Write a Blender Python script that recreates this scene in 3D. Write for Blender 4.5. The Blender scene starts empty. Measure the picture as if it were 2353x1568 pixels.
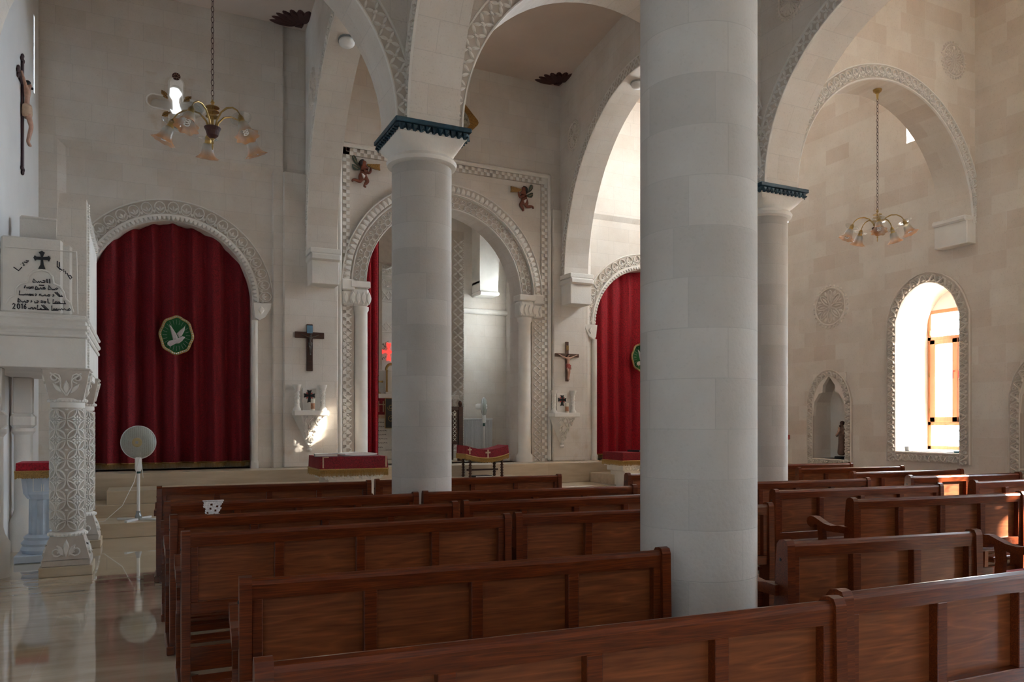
import bpy, math, random
from mathutils import Vector, Matrix
PI = math.pi; S = math.sin; K = math.cos
random.seed(7)
def ptd(t): return max(0, 1-min(1, abs(t))**1.9)**.62
sc = bpy.context.scene; COL = sc.collection
# ------------------------------------------------------------------ camera
HC = 1.55; F = 1760.0; TH = math.radians(25.7); CX = 1176.5; HZ = 975.0
cd = bpy.data.cameras.new('camera'); cam = bpy.data.objects.new('camera', cd); COL.objects.link(cam)
cam.location = (0, 0, HC); cam.rotation_euler = (PI/2, 0, -TH)
cd.sensor_width = 36; cd.lens = F/2353*36; cd.shift_y = (HZ-784)/2353; cd.clip_end = 200
sc.camera = cam
def ray(px): xc = (px-CX)/F; return xc*K(TH)+S(TH), -xc*S(TH)+K(TH)
def atY(px, py, Y):
    a, b = ray(px); d = Y/b; return Vector((a*d, Y, HC+(HZ-py)*d/F))
def atX(px, py, X):
    a, b = ray(px); d = X/a; return Vector((X, b*d, HC+(HZ-py)*d/F))
def atZ(px, py, z):
    a, b = ray(px); d = (HC-z)*F/(py-HZ); return Vector((a*d, b*d, z))
# ------------------------------------------------------------------ materials
def newmat(name):
    m = bpy.data.materials.new(name); m.use_nodes = True
    nt = m.node_tree; return m, nt, nt.nodes['Principled BSDF']
def mat(name, col, rough=.6, metal=0, var=0, vscale=8, bump=0, bscale=60, sheen=0, coat=0, trans=0, emit=None, es=1, stretch=None):
    m, nt, b = newmat(name); N = nt.nodes; L = nt.links
    b.inputs['Base Color'].default_value = (*col, 1); b.inputs['Roughness'].default_value = rough
    b.inputs['Metallic'].default_value = metal
    if sheen: b.inputs['Sheen Weight'].default_value = sheen; b.inputs['Sheen Roughness'].default_value = .35; b.inputs['Sheen Tint'].default_value = (1, .25, .3, 1)
    if coat: b.inputs['Coat Weight'].default_value = coat; b.inputs['Coat Roughness'].default_value = .18
    if trans: b.inputs['Transmission Weight'].default_value = trans
    if emit: b.inputs['Emission Color'].default_value = (*emit, 1); b.inputs['Emission Strength'].default_value = es
    tc = N.new('ShaderNodeTexCoord')
    if var or bump:
        mp = N.new('ShaderNodeMapping'); L.new(tc.outputs['Object'], mp.inputs[0])
        if stretch: mp.inputs['Scale'].default_value = stretch
    if var:
        n = N.new('ShaderNodeTexNoise'); n.inputs['Scale'].default_value = vscale; n.inputs['Detail'].default_value = 6
        L.new(mp.outputs[0], n.inputs['Vector'])
        r = N.new('ShaderNodeValToRGB'); L.new(n.outputs['Fac'], r.inputs[0])
        r.color_ramp.elements[0].position = .3; r.color_ramp.elements[1].position = .7
        r.color_ramp.elements[0].color = (*[c*(1-var) for c in col], 1); r.color_ramp.elements[1].color = (*[min(1, c*(1+var)) for c in col], 1)
        L.new(r.outputs[0], b.inputs['Base Color'])
    if bump:
        n2 = N.new('ShaderNodeTexNoise'); n2.inputs['Scale'].default_value = bscale; n2.inputs['Detail'].default_value = 4
        L.new(mp.outputs[0], n2.inputs['Vector'])
        bp = N.new('ShaderNodeBump'); bp.inputs['Strength'].default_value = bump; bp.inputs['Distance'].default_value = .02
        L.new(n2.outputs['Fac'], bp.inputs['Height']); L.new(bp.outputs[0], b.inputs['Normal'])
    return m
def ashlar(name, c1, c2, w=.52, h=.29, mortar=.004, stain=0.0, mcol=None, speck=.5):
    m, nt, b = newmat(name); N = nt.nodes; L = nt.links
    uv = N.new('ShaderNodeUVMap')
    br = N.new('ShaderNodeTexBrick'); L.new(uv.outputs[0], br.inputs['Vector'])
    br.inputs['Scale'].default_value = 1; br.inputs['Brick Width'].default_value = w; br.inputs['Row Height'].default_value = h
    br.inputs['Mortar Size'].default_value = mortar; br.inputs['Mortar Smooth'].default_value = .4
    br.inputs['Color1'].default_value = (*c1, 1); br.inputs['Color2'].default_value = (*c2, 1); br.inputs['Bias'].default_value = -.25
    br.inputs['Mortar'].default_value = (*(mcol or [c*.86 for c in c1]), 1); br.offset_frequency = 2; br.offset = .43; br.squash = .8; br.squash_frequency = 3
    n = N.new('ShaderNodeTexNoise'); n.inputs['Scale'].default_value = 1.7; n.inputs['Detail'].default_value = 8; n.inputs['Roughness'].default_value = .65
    g = N.new('ShaderNodeTexCoord'); L.new(g.outputs['Object'], n.inputs['Vector'])
    r = N.new('ShaderNodeValToRGB'); L.new(n.outputs['Fac'], r.inputs[0]); r.color_ramp.elements[0].position = .3; r.color_ramp.elements[1].position = .75
    r.color_ramp.elements[0].color = (.86, .83, .80, 1); r.color_ramp.elements[1].color = (1, 1, 1, 1)
    mx = N.new('ShaderNodeMix'); mx.data_type = 'RGBA'; mx.blend_type = 'MULTIPLY'; mx.inputs[0].default_value = 1
    L.new(br.outputs['Color'], mx.inputs[6]); L.new(r.outputs[0], mx.inputs[7])
    # fine pits
    n3 = N.new('ShaderNodeTexNoise'); n3.inputs['Scale'].default_value = 55; n3.inputs['Detail'].default_value = 3; L.new(g.outputs['Object'], n3.inputs['Vector'])
    r3 = N.new('ShaderNodeValToRGB'); L.new(n3.outputs['Fac'], r3.inputs[0]); r3.color_ramp.elements[0].position = .30; r3.color_ramp.elements[1].position = .42
    r3.color_ramp.elements[0].color = (.80, .78, .76, 1); r3.color_ramp.elements[1].color = (1, 1, 1, 1)
    m3 = N.new('ShaderNodeMix'); m3.data_type = 'RGBA'; m3.blend_type = 'MULTIPLY'; m3.inputs[0].default_value = speck
    L.new(mx.outputs[2], m3.inputs[6]); L.new(r3.outputs[0], m3.inputs[7]); out = m3.outputs[2]
    if stain:   # damp ochre stains near the foot of the wall
        sp = N.new('ShaderNodeSeparateXYZ'); L.new(g.outputs['Object'], sp.inputs[0])
        mr = N.new('ShaderNodeMapRange'); mr.inputs[1].default_value = .75; mr.inputs[2].default_value = 2.0; mr.inputs[3].default_value = 1; mr.inputs[4].default_value = 0
        L.new(sp.outputs[2], mr.inputs[0])
        n4 = N.new('ShaderNodeTexNoise'); n4.inputs['Scale'].default_value = 2.6; n4.inputs['Detail'].default_value = 5; L.new(g.outputs['Object'], n4.inputs['Vector'])
        r4 = N.new('ShaderNodeValToRGB'); L.new(n4.outputs['Fac'], r4.inputs[0]); r4.color_ramp.elements[0].position = .52; r4.color_ramp.elements[1].position = .68
        mu = N.new('ShaderNodeMath'); mu.operation = 'MULTIPLY'; L.new(mr.outputs[0], mu.inputs[0]); L.new(r4.outputs[0], mu.inputs[1])
        mu2 = N.new('ShaderNodeMath'); mu2.operation = 'MULTIPLY'; L.new(mu.outputs[0], mu2.inputs[0]); mu2.inputs[1].default_value = stain
        m5 = N.new('ShaderNodeMix'); m5.data_type = 'RGBA'; L.new(mu2.outputs[0], m5.inputs[0]); L.new(out, m5.inputs[6]); m5.inputs[7].default_value = (.48, .34, .20, 1); out = m5.outputs[2]
    L.new(out, b.inputs['Base Color']); b.inputs['Roughness'].default_value = .75
    bp = N.new('ShaderNodeBump'); bp.inputs['Strength'].default_value = .25; bp.inputs['Distance'].default_value = .004; bp.invert = True
    L.new(br.outputs['Fac'], bp.inputs['Height'])
    bp2 = N.new('ShaderNodeBump'); bp2.inputs['Strength'].default_value = .12; bp2.inputs['Distance'].default_value = .01
    L.new(n3.outputs['Fac'], bp2.inputs['Height']); L.new(bp.outputs[0], bp2.inputs['Normal']); L.new(bp2.outputs[0], b.inputs['Normal'])
    return m
def wood(name, dark, light, rough=.28, sc_=(1.0, 22, 22), coat=.5):
    m, nt, b = newmat(name); N = nt.nodes; L = nt.links
    tc = N.new('ShaderNodeTexCoord'); mp = N.new('ShaderNodeMapping'); mp.inputs['Scale'].default_value = sc_
    oi = N.new('ShaderNodeObjectInfo'); ad = N.new('ShaderNodeVectorMath'); ad.operation = 'ADD'
    L.new(tc.outputs['Object'], ad.inputs[0]); ml = N.new('ShaderNodeMath'); ml.operation = 'MULTIPLY'; ml.inputs[1].default_value = 37
    L.new(oi.outputs['Random'], ml.inputs[0]); L.new(ml.outputs[0], ad.inputs[1]); L.new(ad.outputs[0], mp.inputs[0])
    w = N.new('ShaderNodeTexNoise'); w.inputs['Scale'].default_value = 1.1; w.inputs['Detail'].default_value = 2; w.inputs['Distortion'].default_value = .6
    L.new(mp.outputs[0], w.inputs['Vector'])
    m1 = N.new('ShaderNodeMath'); m1.operation = 'MULTIPLY'; m1.inputs[1].default_value = 14; L.new(w.outputs['Fac'], m1.inputs[0])
    fr = N.new('ShaderNodeMath'); fr.operation = 'PINGPONG'; fr.inputs[1].default_value = 1; L.new(m1.outputs[0], fr.inputs[0])
    pw = N.new('ShaderNodeMath'); pw.operation = 'POWER'; pw.inputs[1].default_value = 3; L.new(fr.outputs[0], pw.inputs[0])
    f = N.new('ShaderNodeTexNoise'); f.inputs['Scale'].default_value = 9; f.inputs['Detail'].default_value = 6; L.new(mp.outputs[0], f.inputs['Vector'])
    ma = N.new('ShaderNodeMath'); ma.operation = 'MULTIPLY'; ma.inputs[1].default_value = .35; L.new(pw.outputs[0], ma.inputs[0])
    mb_ = N.new('ShaderNodeMath'); mb_.operation = 'ADD'; L.new(ma.outputs[0], mb_.inputs[0]); L.new(f.outputs['Fac'], mb_.inputs[1])
    r = N.new('ShaderNodeValToRGB'); L.new(mb_.outputs[0], r.inputs[0]); r.color_ramp.elements[0].position = .3; r.color_ramp.elements[1].position = .95
    r.color_ramp.elements[0].color = (*dark, 1); r.color_ramp.elements[1].color = (*light, 1)
    L.new(r.outputs[0], b.inputs['Base Color']); b.inputs['Roughness'].default_value = rough
    b.inputs['Coat Weight'].default_value = coat*.35; b.inputs['Coat Roughness'].default_value = .2; b.inputs['Specular IOR Level'].default_value = .3
    return m
STONE = ashlar('limestone_ashlar', (.74, .70, .65), (.69, .64, .58), stain=.6)
STONER = ashlar('warm_limestone_ashlar', (.76, .70, .62), (.66, .56, .47), w=.50, h=.27, mcol=(.74, .68, .60))
SHAFT = ashlar('column_limestone', (.54, .52, .49), (.44, .42, .39), w=.46, h=.254, mortar=.003, speck=.25)
PLAIN = mat('cut_limestone', (.74, .71, .66), .75, var=.07, vscale=3, bump=.15, bscale=40)
CARVE = mat('carved_limestone', (.76, .73, .68), .8, var=.05, vscale=6)
CARVER = mat('warm_carved_limestone', (.74, .67, .59), .8, var=.05, vscale=6); CARVERG = mat('shade_toned_warm_ground', (.56, .48, .40), .85)  # sunk ground darker than the carving: recess shade put into the colour
CARVEBG = mat('carved_limestone_ground', (.55, .49, .43), .85, var=.08, vscale=10)  # darker backing for reliefs, shade between the carving painted in
PLASTER = mat('ceiling_plaster', (.62, .52, .45), .85, var=.05, vscale=1.5)
PLW = mat('painted_left_wall', (.74, .73, .72), .45, var=.03, vscale=2)
WOOD = wood('reddish_pew_wood', (.055, .0085, .002), (.17, .034, .007))
PANELW = wood('pew_panel_veneer', (.12, .030, .010), (.26, .080, .026), rough=.36, sc_=(.7, 9, 9), coat=.25)
DARKW = wood('dark_walnut', (.03, .012, .008), (.09, .035, .02), rough=.4)
FRAMEW = mat('window_frame_wood_grain', (.52, .22, .10), .4, var=.12, vscale=4, stretch=(6, 6, .6))
VELVET = mat('red_velvet', (.19, .003, .010), .8, var=.55, vscale=60, bump=.35, bscale=150, sheen=.15)
VELVETB = mat('bright_red_velvet', (.34, .003, .014), .8, var=.5, vscale=45, bump=.3, bscale=150, sheen=.12)
CUSH = mat('red_seat_fabric', (.35, .06, .07), .9, var=.2, vscale=80)
GOLD = mat('gold_braid', (.38, .23, .07), .5, metal=.3, var=.3, vscale=90)
BRASS = mat('aged_brass', (.42, .28, .10), .3, metal=.9, var=.2, vscale=20)
TEAL = mat('dark_teal_paint', (.012, .045, .07), .5, var=.5, vscale=14)
BLACK = mat('black_paint', (.012, .012, .014), .5)
REDP = mat('red_paint', (.40, .05, .035), .5)
BROWNF = mat('brown_painted_relief', (.17, .045, .022), .5, var=.25, vscale=30)
OCHRE = mat('ochre_leaf', (.30, .16, .035), .5, var=.5, vscale=60)
MAROON = mat('dark_maroon_paint', (.055, .014, .011), .6, var=.3, vscale=30)
WHITEP = mat('white_plastic', (.80, .80, .78), .35)
STEELW = mat('white_enamel', (.75, .77, .78), .35)
GREYMETAL = mat('grey_metal', (.35, .37, .38), .35, metal=.8)
DARKG = mat('dark_green_plastic', (.02, .08, .07), .4)
GREENV = mat('green_velvet', (.004, .085, .02), .85, var=.3, vscale=80)
SILVER = mat('silver_thread', (.52, .46, .46), .45, metal=.3, var=.2, vscale=200)
GEM = mat('clear_gems', (.75, .8, .72), .08, metal=.6)
SKIN = mat('painted_skin', (.48, .27, .19), .5, var=.15, vscale=30)
BRONZE = mat('dark_bronze', (.10, .09, .08), .3, metal=.8)
BEIGE = mat('beige_braid', (.55, .38, .26), .7, var=.1, vscale=60)
PAPER = mat('white_paper', (.78, .77, .74), .7)
BOOKC = mat('grey_book_cover', (.33, .34, .36), .5)
CANDLE = mat('cream_wax', (.78, .70, .58), .5)
CANDLEP = mat('brown_candle_print', (.45, .22, .12), .6, var=.4, vscale=50)
BLUEST = mat('blue_grey_marble', (.48, .55, .64), .3, var=.12, vscale=5)
LACE = mat('white_lace', (.75, .72, .74), .8, var=.25, vscale=90)
LEAF = mat('tree_leaves', (.05, .20, .06), .7, var=.4, vscale=5)
BARK = mat('tree_bark', (.12, .08, .05), .9)
INK = mat('black_lettering', (.015, .010, .014), .5)
REDG = mat('glowing_red_glass', (.8, .02, .02), .3, emit=(1, .04, .03), es=.28)  # emission stands in for light coming through the glass
def floor_mat(name, c1, c2, rough, w, h):
    m, nt, b = newmat(name); N = nt.nodes; L = nt.links
    uv = N.new('ShaderNodeUVMap'); br = N.new('ShaderNodeTexBrick'); L.new(uv.outputs[0], br.inputs['Vector'])
    br.inputs['Scale'].default_value = 1; br.inputs['Brick Width'].default_value = w; br.inputs['Row Height'].default_value = h; br.offset = 0
    br.inputs['Mortar Size'].default_value = .002; br.inputs['Color1'].default_value = (*c1, 1); br.inputs['Color2'].default_value = (*c2, 1); br.inputs['Mortar'].default_value = (.55, .48, .38, 1)
    tc = N.new('ShaderNodeTexCoord'); mp = N.new('ShaderNodeMapping'); mp.inputs['Scale'].default_value = (1.2, 7, 7); L.new(tc.outputs['Object'], mp.inputs[0])
    n = N.new('ShaderNodeTexNoise'); n.inputs['Scale'].default_value = 1.3; n.inputs['Detail'].default_value = 7; n.inputs['Distortion'].default_value = .4; L.new(mp.outputs[0], n.inputs['Vector'])
    r = N.new('ShaderNodeValToRGB'); L.new(n.outputs['Fac'], r.inputs[0]); r.color_ramp.elements[0].position = .3; r.color_ramp.elements[1].position = .7
    r.color_ramp.elements[0].color = (.78, .75, .70, 1); r.color_ramp.elements[1].color = (1, 1, 1, 1)
    mx = N.new('ShaderNodeMix'); mx.data_type = 'RGBA'; mx.blend_type = 'MULTIPLY'; mx.inputs[0].default_value = 1
    L.new(br.outputs['Color'], mx.inputs[6]); L.new(r.outputs[0], mx.inputs[7]); L.new(mx.outputs[2], b.inputs['Base Color'])
    b.inputs['Roughness'].default_value = rough; b.inputs['Coat Weight'].default_value = .7 if rough < .2 else 0; b.inputs['Coat Roughness'].default_value = .02; return m
FLOOR = floor_mat('polished_travertine_tiles', (.60, .49, .36), (.52, .42, .30), .055, .62, .62)
STEP = floor_mat('travertine_steps', (.62, .51, .38), (.56, .46, .33), .3, 1.2, .9)
def glass_thin(name, tint=(1, 1, 1), gl=.08):
    m = bpy.data.materials.new(name); m.use_nodes = True; nt = m.node_tree; nt.nodes.clear(); N = nt.nodes; L = nt.links
    o = N.new('ShaderNodeOutputMaterial'); t = N.new('ShaderNodeBsdfTransparent'); t.inputs[0].default_value = (*tint, 1)
    g = N.new('ShaderNodeBsdfGlossy'); g.inputs['Roughness'].default_value = .03; x = N.new('ShaderNodeMixShader'); x.inputs[0].default_value = gl
    L.new(t.outputs[0], x.inputs[1]); L.new(g.outputs[0], x.inputs[2]); L.new(x.outputs[0], o.inputs[0]); return m
PANE = glass_thin('window_glass'); CLEARG = glass_thin('clear_glass_dish', (.92, .93, .92), .15)
def shade_mat():
    m = bpy.data.materials.new('amber_edged_frosted_glass'); m.use_nodes = True; nt = m.node_tree; N = nt.nodes; L = nt.links; b = N['Principled BSDF']
    uv = N.new('ShaderNodeUVMap'); sp = N.new('ShaderNodeSeparateXYZ'); L.new(uv.outputs[0], sp.inputs[0])
    n = N.new('ShaderNodeTexNoise'); n.inputs['Scale'].default_value = 30; L.new(uv.outputs[0], n.inputs['Vector'])
    a = N.new('ShaderNodeMath'); a.operation = 'MULTIPLY_ADD'; a.inputs[1].default_value = .35; L.new(n.outputs['Fac'], a.inputs[0]); L.new(sp.outputs[1], a.inputs[2])
    r = N.new('ShaderNodeValToRGB'); L.new(a.outputs[0], r.inputs[0]); r.color_ramp.elements[0].position = .55; r.color_ramp.elements[1].position = 1.0
    r.color_ramp.elements[0].color = (.50, .46, .40, 1); r.color_ramp.elements[1].color = (.62, .26, .07, 1); L.new(r.outputs[0], b.inputs['Base Color'])
    b.inputs['Roughness'].default_value = .3
    tr = N.new('ShaderNodeBsdfTransparent'); x = N.new('ShaderNodeMixShader'); x.inputs[0].default_value = .55; o = N['Material Output']
    L.new(tr.outputs[0], x.inputs[1]); L.new(b.outputs[0], x.inputs[2]); L.new(x.outputs[0], o.inputs[0]); return m
SHADE = shade_mat()
def mesh_mat():   # wire grille of the fan: fine rings with air between
    m = bpy.data.materials.new('fan_wire_grille'); m.use_nodes = True; nt = m.node_tree; N = nt.nodes; L = nt.links; b = N['Principled BSDF']
    b.inputs['Base Color'].default_value = (.55, .57, .52, 1); b.inputs['Roughness'].default_value = .4
    uv = N.new('ShaderNodeUVMap'); w = N.new('ShaderNodeTexWave'); w.bands_direction = 'X'; w.inputs['Scale'].default_value = 12; L.new(uv.outputs[0], w.inputs['Vector'])
    r = N.new('ShaderNodeMapRange'); r.inputs[1].default_value = .2; r.inputs[2].default_value = .6; r.inputs[3].default_value = .25; r.inputs[4].default_value = .85; L.new(w.outputs['Fac'], r.inputs[0])
    tr = N.new('ShaderNodeBsdfTransparent'); x = N.new('ShaderNodeMixShader'); L.new(r.outputs[0], x.inputs[0]); o = N['Material Output']
    L.new(tr.outputs[0], x.inputs[1]); L.new(b.outputs[0], x.inputs[2]); L.new(x.outputs[0], o.inputs[0]); return m
GRILLE = mesh_mat()
# ------------------------------------------------------------------ mesh builder
class MB:
    def __init__(s): s.v = []; s.f = []; s.uv = {}; s.T = None
    def P(s, p):
        p = Vector(p)
        if s.T is not None: p = s.T @ p
        s.v.append(tuple(p)); return len(s.v)-1
    def face(s, pts, uv=None):
        ids = [s.P(p) for p in pts]; s.f.append(ids)
        if uv: s.uv[len(s.f)-1] = uv
    def idx(s, ids, uv=None):
        s.f.append(list(ids))
        if uv: s.uv[len(s.f)-1] = uv
    def box(s, x0, x1, y0, y1, z0, z1):
        c = [s.P((x, y, z)) for z in (z0, z1) for y in (y0, y1) for x in (x0, x1)]
        for q in ((0, 2, 3, 1), (4, 5, 7, 6), (0, 1, 5, 4), (2, 6, 7, 3), (0, 4, 6, 2), (1, 3, 7, 5)): s.f.append([c[i] for i in q])
        return s
    def bbox(s, x0, x1, y0, y1, z0, z1, b=.008):   # box with chamfered edges
        if x0 > x1: x0, x1 = x1, x0
        if y0 > y1: y0, y1 = y1, y0
        b = min(b, (x1-x0)/2.2, (y1-y0)/2.2, (z1-z0)/2.2)
        xs = (x0, x1); ys = (y0, y1); zs = (z0, z1); sg = (1, -1); V = {}
        for i in (0, 1):
            for j in (0, 1):
                for k in (0, 1):
                    V[i, j, k, 0] = s.P((xs[i], ys[j]+sg[j]*b, zs[k]+sg[k]*b)); V[i, j, k, 1] = s.P((xs[i]+sg[i]*b, ys[j], zs[k]+sg[k]*b)); V[i, j, k, 2] = s.P((xs[i]+sg[i]*b, ys[j]+sg[j]*b, zs[k]))
        def q(a, flip):
            s.f.append(a[::-1] if flip else a)
        for i in (0, 1):
            q([V[i, 0, 0, 0], V[i, 0, 1, 0], V[i, 1, 1, 0], V[i, 1, 0, 0]], i == 1)
            q([V[0, i, 0, 1], V[1, i, 0, 1], V[1, i, 1, 1], V[0, i, 1, 1]], i == 1)
            q([V[0, 0, i, 2], V[0, 1, i, 2], V[1, 1, i, 2], V[1, 0, i, 2]], i == 1)
        for a in (0, 1):
            for c in (0, 1):
                fl = (a+c) % 2 == 1
                q([V[a, c, 0, 0], V[a, c, 0, 1], V[a, c, 1, 1], V[a, c, 1, 0]], fl)
                q([V[a, 0, c, 0], V[a, 1, c, 0], V[a, 1, c, 2], V[a, 0, c, 2]], fl)
                q([V[0, a, c, 1], V[0, a, c, 2], V[1, a, c, 2], V[1, a, c, 1]], fl)
                for d in (0, 1): q([V[a, c, d, 0], V[a, c, d, 1], V[a, c, d, 2]], (a+c+d) % 2 == 1)
        return s
    def prism(s, poly, fn, h0, h1):   # polygon in (u,v), fn(u,v,h) -> point
        a = [s.P(fn(u, v, h0)) for u, v in poly]; b = [s.P(fn(u, v, h1)) for u, v in poly]; n = len(poly)
        s.f.append(a[::-1]); s.f.append(b)
        for i in range(n): s.f.append([a[i], a[(i+1) % n], b[(i+1) % n], b[i]])
        return s
    def tube(s, pts, r, n=8, closed=False, cap=True):
        pts = [Vector(p) for p in pts]; m = len(pts); rs = r if isinstance(r, (list, tuple)) else [r]*m; rings = []; up = None
        for i, p in enumerate(pts):
            if closed: t = pts[(i+1) % m]-pts[i-1]
            else: t = pts[min(i+1, m-1)]-pts[max(i-1, 0)]
            t = t.normalized() if t.length > 1e-9 else Vector((0, 0, 1))
            if up is None: up = Vector((0, 0, 1)) if abs(t.z) < .9 else Vector((1, 0, 0))
            a = t.cross(up); a = a.normalized() if a.length > 1e-6 else t.orthogonal().normalized()
            b = a.cross(t).normalized(); up = b
            rings.append([s.P(p+a*K(2*PI*k/n)*rs[i]+b*S(2*PI*k/n)*rs[i]) for k in range(n)])
        R = m if closed else m-1
        for i in range(R):
            A = rings[i]; B = rings[(i+1) % m]
            for k in range(n): s.f.append([A[k], A[(k+1) % n], B[(k+1) % n], B[k]])
        if cap and not closed: s.f.append(rings[0][::-1]); s.f.append(rings[-1])
        return s
    def lathe(s, prof, c=(0, 0, 0), n=24, M=None, uvs=None, wob=None):
        c = Vector(c); rings = []
        for j, (r, z) in enumerate(prof):
            ring = []
            for k in range(n):
                a = 2*PI*k/n; rr = r*(wob(a, j) if wob else 1); p = Vector((rr*K(a), rr*S(a), z))
                if M is not None: p = M @ p
                ring.append(s.P(c+p))
            rings.append(ring)
        u0 = prof[0][0] if prof[0][0] > .01 else .3; L = 0; zz = [0]
        for j in range(1, len(prof)): L += math.dist(prof[j], prof[j-1]); zz.append(L)
        rad = max(p[0] for p in prof)
        for j in range(len(prof)-1):
            for k in range(n):
                u = lambda kk: 2*PI*rad*kk/n
                if uvs == 'unit': q = [(k/n, zz[j]/L), ((k+1)/n, zz[j]/L), ((k+1)/n, zz[j+1]/L), (k/n, zz[j+1]/L)]
                elif uvs == 'rad': q = [(prof[j][0]/rad, 0), (prof[j][0]/rad, 0), (prof[j+1][0]/rad, 0), (prof[j+1][0]/rad, 0)]
                else: q = [(u(k), zz[j]), (u(k+1), zz[j]), (u(k+1), zz[j+1]), (u(k), zz[j+1])]
                s.idx([rings[j][k], rings[j][(k+1) % n], rings[j+1][(k+1) % n], rings[j+1][k]], q)
        if prof[0][0] > 1e-5: s.f.append(rings[0][::-1])
        if prof[-1][0] > 1e-5: s.f.append(rings[-1])
        return s
    def ball(s, c, r, n=8, m=6, sq=(1, 1, 1)):
        prof = [(max(1e-6, r*S(PI*j/m)), -r*K(PI*j/m)) for j in range(m+1)]
        return s.lathe(prof, c, n, Matrix.Diagonal(sq))
    def ridge(s, line, fn, w, h, closed=False):   # raised bead along a 2-D line
        n = len(line); L = []
        for i, (u, v) in enumerate(line):
            if closed: a = line[i-1]; b = line[(i+1) % n]
            else: a = line[max(i-1, 0)]; b = line[min(i+1, n-1)]
            dx = b[0]-a[0]; dy = b[1]-a[1]; l = math.hypot(dx, dy) or 1; nx = -dy/l*w/2; ny = dx/l*w/2
            L.append([s.P(fn(u+nx, v+ny, 0)), s.P(fn(u+nx*.55, v+ny*.55, h)), s.P(fn(u-nx*.55, v-ny*.55, h)), s.P(fn(u-nx, v-ny, 0))])
        for i in range(n if closed else n-1):
            A = L[i]; B = L[(i+1) % n]
            for k in range(3): s.f.append([A[k], A[k+1], B[k+1], B[k]])
        return s
    def dome(s, poly, fn, h, k=.45):   # polygon swelling up to height h
        n = len(poly); cx = sum(p[0] for p in poly)/n; cy = sum(p[1] for p in poly)/n
        a = [s.P(fn(u, v, 0)) for u, v in poly]; b = [s.P(fn(cx+(u-cx)*.7, cy+(v-cy)*.7, h*.85)) for u, v in poly]; c = s.P(fn(cx, cy, h))
        for i in range(n):
            j = (i+1) % n; s.f.append([a[i], a[j], b[j], b[i]]); s.f.append([b[i], b[j], c])
        return s
    def build(s, name, m, parent=None, smooth=False, flip=False):
        me = bpy.data.meshes.new(name); me.from_pydata(s.v, [], s.f); me.materials.append(m)
        me.validate()
        if len(me.polygons) == len(s.f):
            ul = me.uv_layers.new(name='UVMap'); V = me.vertices
            for fi, p in enumerate(me.polygons):
                q = s.uv.get(fi)
                if q is None:
                    n = p.normal
                    if abs(n.z) > .8: q = [(V[i].co.x, V[i].co.y) for i in p.vertices]
                    else:
                        t = Vector((-n.y, n.x, 0)).normalized()
                        if abs(t.x) > abs(t.y):
                            if t.x < 0: t = -t
                        elif t.y < 0: t = -t
                        q = [(V[i].co.dot(t), V[i].co.z) for i in p.vertices]
                for li, c in zip(p.loop_indices, q): ul.data[li].uv = c
        else: me.uv_layers.new(name='UVMap')
        if smooth:
            for p in me.polygons: p.use_smooth = True
        if smooth == 'auto':
            try: me.set_sharp_from_angle(angle=math.radians(35))
            except Exception: pass
        o = bpy.data.objects.new(name, me); COL.objects.link(o)
        if parent: o.parent = parent
        return o
def smooth_auto(o):
    for p in o.data.polygons: p.use_smooth = True
    o.data.set_sharp_from_angle(angle=math.radians(35)); return o
def tag(o, label=None, cat=None, group=None, kind=None):
    if label: o['label'] = label
    if cat: o['category'] = cat
    if group: o['group'] = group
    if kind: o['kind'] = kind
    return o
def thing(name, loc, label, cat, rz=0, group=None):
    o = bpy.data.objects.new(name, None); COL.objects.link(o); o.location = loc; o.rotation_euler = (0, 0, rz); o.empty_display_size = .1
    return tag(o, label, cat, group)
def struct(o, label=None): o['kind'] = 'structure'; return tag(o, label)
# plane maps: fn(u,v,h)
def mapY(Y, ox=0, oz=0, sgn=-1): return lambda u, v, h: (ox+u, Y+sgn*h, oz+v)      # on a wall facing -Y
def mapX(X, oy=0, oz=0, sgn=-1): return lambda u, v, h: (X+sgn*h, oy+u, oz+v)      # on a wall facing -X
# arc band map: u = arc length at radius R, v = radial offset
def arcY(Y, cx, cz, R): return lambda u, v, h: (cx+(R+v)*K(PI-u/R), Y-h, cz+(R+v)*S(PI-u/R))
def arcP(o, d, nrm, cz, R):  # generic vertical plane, o=centre (Vector xy), d = unit horizontal, nrm = unit normal
    return lambda u, v, h: (o[0]+d[0]*(R+v)*K(PI-u/R)+nrm[0]*h, o[1]+d[1]*(R+v)*K(PI-u/R)+nrm[1]*h, cz+(R+v)*S(PI-u/R))
def ell(cx, cy, a, b, rot=0, n=10):
    return [(cx+a*K(t)*K(rot)-b*S(t)*S(rot), cy+a*K(t)*S(rot)+b*S(t)*K(rot)) for t in [2*PI*i/n for i in range(n)]]
def leafp(cx, cy, l, w, rot, n=4):   # pointed leaf polygon starting at cx,cy
    P = [(l*i/n, w*S(PI*i/n)) for i in range(n+1)]+[(l*i/n, -w*S(PI*i/n)) for i in range(n-1, 0, -1)]
    return [(cx+x*K(rot)-y*S(rot), cy+x*S(rot)+y*K(rot)) for x, y in P]
def spiral(cx, cy, r, a0, turns, n=14):
    return [(cx+r*(1-.75*i/n)*K(a0+turns*2*PI*i/n), cy+r*(1-.75*i/n)*S(a0+turns*2*PI*i/n)) for i in range(n+1)]
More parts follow.
